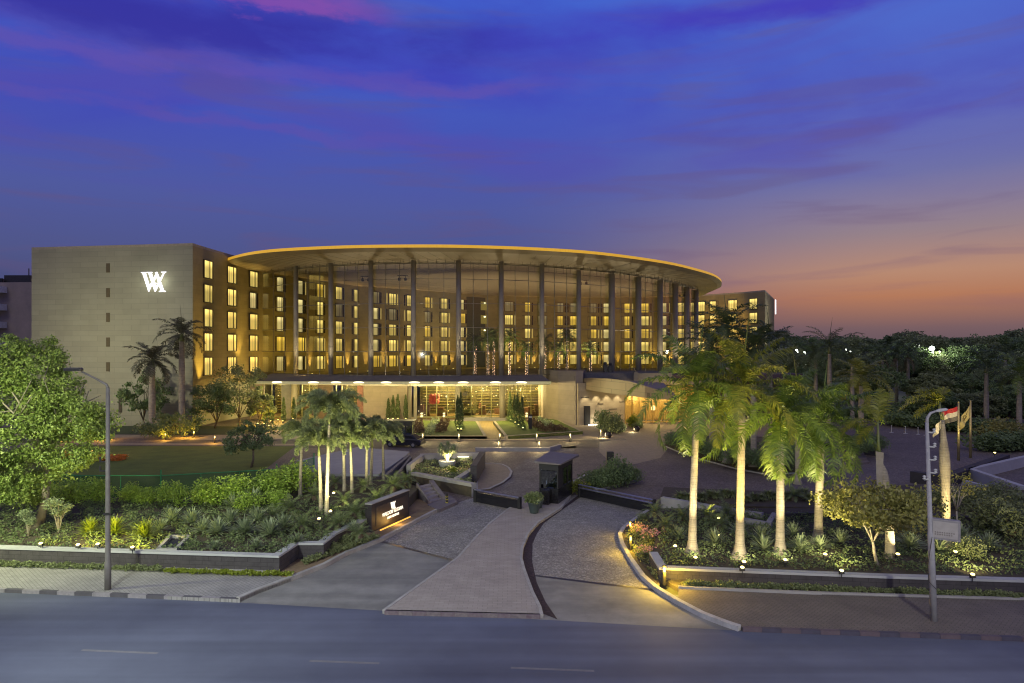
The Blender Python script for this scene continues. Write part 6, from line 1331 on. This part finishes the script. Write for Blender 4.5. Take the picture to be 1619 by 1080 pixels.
for px, py, e, lab in ((997, 846, 26, 'upper bollard light by the pale curved kerb'), (997.5, 870, 36, 'middle bollard light by the pale curved kerb'), (1051, 925, 75, 'bollard light at the left end of the right garden wall')): bollard(px, py, .16, lab, e*2.1, .85 if e < 60 else .95, (1, .62, .05), 'driveway bollard lights')
for px, py, lab in ((103, 722, 'left amber lamp post in the dim garden beyond the lawn'), (128, 720, 'second amber lamp post in the dim garden beyond the lawn'), (146, 722, 'orange lit stub lamp by the flower bed'), (98, 697, 'bright small lamp at the left end of the amber path'), (160, 695, 'small lamp left of the lamp post on the amber path'), (174, 695, 'small lamp right of the lamp post on the amber path'), (293, 692, 'left small lamp of the pair at the amber path'), (307, 692, 'right small lamp of the pair at the amber path'), (340, 700, 'low lamp at the right end of the amber path'), (262, 696, 'low lamp at the middle of the amber path')):
    bollard(px, py, .02, lab, 60, .9, (1, .5, .06), 'amber garden lamps')
# flower bed
mb = MB(); rs = np.random.RandomState(9); x0, y0 = G(145, 728); P = np.stack([x0+rs.uniform(-3.0, 3.2, 1400), y0+rs.uniform(-.8, .8, 1400), rs.uniform(.05, .5, 1400)], 1); mb.leaves(leaf_quads(P, .22, rs, 1.3, .4)); stuff(mb.build('flower_bed', mat('orange_flower', (.5, .12, .02), .6, c2=(.6, .25, .05), tex='leaf')), 'orange flower bed lit by a stub lamp behind the lawn', 'flowers')
# ------------------------------------------------------------------ cypresses with uplights
def cyp_mesh(sd_, H, r):
    rs = np.random.RandomState(sd_); n = 1500; z = rs.random(n)**.9; a_ = rs.random(n)*6.283; rr = r*(.5+.5*rs.random(n))*np.interp(z, [0, .12, .35, .8, 1], [.55, 1, .9, .5, .08])*(1+.2*np.sin(z*22+a_))
    P = np.stack([np.cos(a_)*rr, np.sin(a_)*rr, z*H+.15], 1); mb = MB(); mb.leaves(leaf_quads(P, .2, rs, 2.4, .7)); t = MB(); t.tube([(0, 0, -.2), (0, 0, H*.6)], [.07, .03], 6); return {'trunk': t.mesh('trunk', M_bark), 'foliage': mb.mesh('foliage', L_cyp)}
CYM = [cyp_mesh(500+i, 3.7, .42) for i in range(3)]
BXM = MB(); BXM.bevbox((0, 0, .25), (1.5, 1.0, .5), .08); ME_box = BXM.mesh('clipped_box', M_blackm)
for i, (px, py, top, z, lab) in enumerate([(420, 672, 628, .1, 'leftmost slim cypress at the canopy end'), (430, 668, 626, .1, 'second slim cypress from the left below the canopy'), (449, 668, 628, .1, 'cypress before the blue grey wall panel'), (465, 664, 628, .1, 'cypress right of the blue grey wall panel'), (478, 661, 628, .1, 'fifth slim cypress from the left below the canopy'),
        (530, 664, 624, .1, 'cypress before the left shop window'), (540, 664, 626, .1, 'cypress before the middle of the left shop window'), (558, 664, 625, .1, 'lit cypress by the pink panel'),
        (614.6, 664, 630, .1, 'leftmost of the four cypresses on the beige wall'), (622, 664, 625, .1, 'second of the four cypresses on the beige wall'), (629.5, 664, 623, .1, 'third of the four cypresses on the beige wall'), (642, 664, 624, .1, 'rightmost brightly lit cypress of the four on the beige wall'),
        (724, 680, 625, .4, 'left stem of the tall twin cypress on the lawn bed'), (729, 681, 621, .4, 'right lit stem of the tall twin cypress on the lawn bed'),
        (807, 666, 621, .4, 'rearmost cypress in the row right of the entrance path'), (814, 670, 625, .4, 'second rearmost cypress right of the entrance path'), (819, 674, 620, .4, 'tallest cypress right of the entrance path'), (826, 679, 627, .4, 'front cypress right of the entrance path')]):
    x, y = G(px, py, z); H = CAM_H-(top-HY)*y/F-z; t = thing('cypress', lab, 'cypress', (x, y, z), 0, 'slim cypresses before the entrance'); k = H/3.85; t.scale = (.95, .95, k)
    for nm, me in CYM[i % 3].items(): link(nm, me, t)
    ul = thing('ground_uplight', 'uplight below the '+lab.replace(' lit', '').replace('tallest ', 'tall ').split(' in the row')[0][:70], 'uplight', (x+.1, y-.75, z), 0, 'uplights below the cypresses'); link('housing', ME_wash, ul); link('lens', ME_washl, ul)
    lamp_light('SPOT', ul, (0, 0, .4), 130, (1, .78, .22), (-.1, .7, 2.6), 75, .05)
    if z > .2 and i not in (12,):
        bx = thing('clipped_hedge', 'clipped hedge block under the '+lab.split(' in the row')[0].replace(' lit', ''), 'hedge', (x, y-.1, z), 0, 'clipped hedge blocks on the lawn beds'); me = bush_mesh(600+i, .7, .8, L_dark, 500, .12, 1.4)
        link('foliage', me['foliage'], bx)
# beds: red flowers and pale plants on the lawn beds
for nm, pts, n_, lm, lab in (('flower_bed', [(655, 685), (672, 685), (668, 667), (657, 667)], 900, L_red, 'reddish flower patch at the left end of the left lawn bed'), ('flower_bed', [(688, 684), (706, 684), (712, 667), (698, 667)], 900, L_red, 'reddish flower patch in the middle of the left lawn bed'), ('pale_planting', [(672, 686), (686, 686), (696, 666), (684, 666)], 500, L_agave, 'pale spiky planting between the red flower patches'),
                              ('flower_bed', [(830, 666), (846, 666), (862, 676), (846, 678)], 700, L_red, 'reddish planting behind the dark lawn sign'), ('pale_planting', [(846, 664), (856, 664), (878, 676), (866, 678)], 600, L_agave, 'pale spiky planting on the right lawn bed'), ('flower_bed', [(880, 676), (905, 681), (860, 684), (850, 680)], 700, L_red, 'low red planting along the front of the right lawn bed')):
    cover(nm, GS(pts, .45), .42, n_, .28, lm, int(pts[0][0]), .5, lab, 'flowers' if nm == 'flower_bed' else 'planting')
x, y = G(839, 678, .4); t = thing('lawn_sign', 'small dark sign pillar with a white notice on the right lawn bed', 'sign', (x, y, .4)); a = MB(); a.box((0, 0, .95), (.5, .12, 1.9)); a.build('pillar', M_blackm, t); a = MB(); a.box((0, -.07, 1.55), (.42, .02, .25)); a.build('notice', M_concpale, t)
# small low lamps on right lawn and plants by porch
for i, (px, py, s_, sz, lab, lm) in enumerate([(955, 683, 1.0, 2.6, 'tall dense green shrub before the washed porch wall', L_cycad), (968, 686, 1.25, 2.2, 'broad shrub mass right of the tall one by the porch', L_dark2), (978, 683, .9, 1.2, 'pale low plant right of the porch shrubs', L_agave), (1000, 675, .9, 1.4, 'bright bush before the gold timber doors', L_lime), (1008, 677, .7, .8, 'low pot plant right of the bright bush', L_dark2)]):
    bush(px, py, 0, s_*1.1, lab, bush_mesh(620+i, 1.1, 1.2, lm, 1400, .22, 2.5), sz=sz)
for i, (px, py, r, lab) in enumerate([(962, 685, .5, 'round dark pot with a small bush left of the stone balls'), (982, 683, .42, 'tall dark pot nearest the porch shrubs')]):
    x, y = G(px, py); t = thing('round_pot', lab, 'pot', (x, y, 0)); a = MB(); a.lathe([(r*.6, 0), (r, .3), (r*.9, .6), (r*.7, .64)], seg=16); a.build('pot', M_blackm, t, True); me = bush_mesh(640+i, .5, .5, L_cycad, 300, .12, 2); link('foliage', me['foliage'], t, (0, 0, .5))
for i, (px, py, lab) in enumerate([(962, 693, 'dark globe ornament nearest the terrace bollard'), (1007, 683, 'dark globe ornament out on the round terrace'), (1186, 663, 'small dark globe ornament seen between the palm trunks')]):
    x, y = G(px, py); t = thing('globe_ornament', lab, 'ornament', (x, y, 0), 0, 'dark globe ornaments'); a = MB(); a.lathe([(.12, 0), (.35, .12), (.45, .4), (.36, .68), (.15, .8), (0, .82)], seg=16); a.build('globe', mat('dark_glaze', (.04, .035, .03), .25), t, True); a = MB(); a.lathe([(.2, 0), (.2, .05)], seg=12); a.build('foot', M_steel, t); lamp_light('POINT', t, (-.6, -.2, .35), 30, (1, .82, .45), size=.2)
# ------------------------------------------------------------------ roof garden palms behind the atrium glass
PA = [palm_meshes(700+i, 5.4, .16, 20, 2.7, L_palm, .5, droopr=(1.2, 2.2), elr=(-.3, 1.3), nl=30, ll=.5, hang=.5, width=.07) for i in range(2)]
TW = MB(); R = random.Random(2)
for k in range(90): a_ = R.random()*6.28; TW.box((math.cos(a_)*.2, math.sin(a_)*.2, R.uniform(.1, 4.6)), (.05, .05, .05))
ME_tw = TW.mesh('fairy_lights', mat('fairy_lights', (1, .8, .6), .5, emit=(1, .6, .35), estr=3))
for i, (px, Y, H, lab) in enumerate([(772, 118, 1.25, 'first palm from the left behind the atrium glass'), (781, 122, 1.35, 'second palm from the left behind the atrium glass'), (806, 118, 1.3, 'third palm from the left behind the atrium glass'), (833, 116, .95, 'short fourth palm behind the atrium glass'), (862, 126, 1.2, 'fifth palm behind the atrium glass'), (884, 120, .95, 'wide sixth palm behind the atrium glass'), (897, 130, 1.4, 'tall seventh palm behind the atrium glass'), (934, 120, .95, 'rightmost palm behind the atrium glass'), (752, 135, 1.2, 'dim palm near the dark recess behind the glass')]):
    t = thing('atrium_palm', lab, 'palm tree', (AT(px, Y), Y, ZPOD), i*1.3, 'roof garden palms inside the atrium'); t.scale = (1, 1, H)
    for nm, me in PA[i % 2].items(): link(nm, me, t)
    link('fairy_lights', ME_tw, t); lamp_light('SPOT', t, (.6, -1.2, .3), 120, (.95, 1, .35), (0, 0, 6), 60, .1)
# ------------------------------------------------------------------ green fence, neighbour building
fp_ = [G(58, 748, 1.9), G(128, 752, 1.9), G(255, 752, 1.9), G(438, 742, 1.9), G(497, 724, 1.9)]
t = thing('mesh_fence', 'green mesh fence between the hedge and the lawn', 'fence', (fp_[2][0], fp_[2][1], 0)); M_fg = mat('fence_green', (.04, .26, .09), .5); o_ = Vector(fp_[2])
M_mesh = mat_glass('fence_mesh_screen', (.35, .6, .4), .04, .6)
for (p, q) in zip(fp_, fp_[1:]):
    p = Vector(p)-o_; q = Vector(q)-o_; L_ = (q-p).length; k = max(1, round(L_/2.4)); a = MB(); a.add([(p.x, p.y, .1), (q.x, q.y, .1), (q.x, q.y, 1.88), (p.x, p.y, 1.88)], [(0, 1, 2, 3)]); a.build('mesh_panel', M_mesh, t)
    a = MB(); a.tube([(p.x, p.y, 1.9), (q.x, q.y, 1.9)], .035, 6); a.build('top_rail', M_fg, t)
    for i in range(k+1):
        c_ = p.lerp(q, i/k); big = i == k; a = MB(); a.tube([(c_.x, c_.y, 0), (c_.x, c_.y, 2.3 if big and L_ > 5 else 1.9)], .05 if big else .022, 6); a.build('fence_post', M_fg, t)
t = thing('apartment_building', 'neighbouring apartment block with rounded white balconies at the far left', 'building', (AT(20, 130), 130, 0))
a = MB(); a.prism([(-14, 2), (3.6, 0), (5, 20), (-14, 20)], -.1, 23.5); a.build('wall', mat('neighbour_wall', (.3, .24, .22), .8, c2=(.2, .17, .16), nscale=.3), t)
for k in range(6):
    z = 5+k*3.3; a = MB(); a.prism([(-10, -1.6), (-3.0, -1.8), (-1.5, -1.3), (-1.3, 1.6), (-10, 1.6)], z, z+1.15); b_ = a.build('balcony', mat('balcony_white', (.7, .7, .74), .7), t); a = MB(); a.box((-5.8, 1.4, z+2.1), (6, .2, 1.5)); a.build('window', M_slitdark, t)
a = MB(); a.box((-.5, 4, 24.2), (5, 4, 1.6)); a.box((-6, 5, 24), (2, 2, 1.2)); a.tube([(1, 3, 25), (1, 3, 26.4)], .1, 5); a.build('roof_clutter', M_steel, t)
# ------------------------------------------------------------------ street lamps outside the frame that light the forecourt and garden
def road_lamp(x, y, h, tx, ty, e, color, lab, ang=110, tz=0):
    t = thing('road_light', lab, 'street lamp', (x, y, 0), 0, 'street lamps standing outside the view'); a = MB(); a.tube([(0, 0, 0), (0, 0, h)], [.14, .08], 8); a.build('pole', M_steel, t); a = MB(); a.bevbox((.3, 0, h+.05), (.8, .3, .14), .04); a.build('lamp_head', M_steel, t)
    lamp_light('SPOT', t, (.4, 0, h-.15), e, color, (tx-x, ty-y, tz), ang, .35, 1)
for ax_, ay_ in ((AT(412, 100), 99), (AT(425, 96), 96), (AT(440, 104), 104)):
    t = thing('amber_lamp', 'amber garden lamp %s the left end of the canopy' % {99: 'among the leaves at', 96: 'low in front of', 104: 'close under'}[ay_], 'lamp', (ax_, ay_, 0), 0, 'amber garden lamps'); link('housing', ME_wash, t); link('lens', ME_washl, t); lamp_light('POINT', t, (0, -.5, 1.4), 160, (1, .6, .06), size=.2)
road_lamp(-30, 27, 10.5, -24, 40, 6300, (.95, 1, .55), 'street lamp beyond the left edge lighting the green tree')
road_lamp(-16.5, 14, 10, -9, 40, 5600, (.92, 1, .86), 'street lamp at the near left lighting the driveway')
road_lamp(14, 6, 11, 1, 40, 5200, (1, .98, .86), 'street lamp behind the viewpoint lighting the island')
road_lamp(-60, 78, 12, -56, 100, 6000, (1, .96, .66), 'tall lamp left of the hotel lighting the blank wing wall', 130, 12)
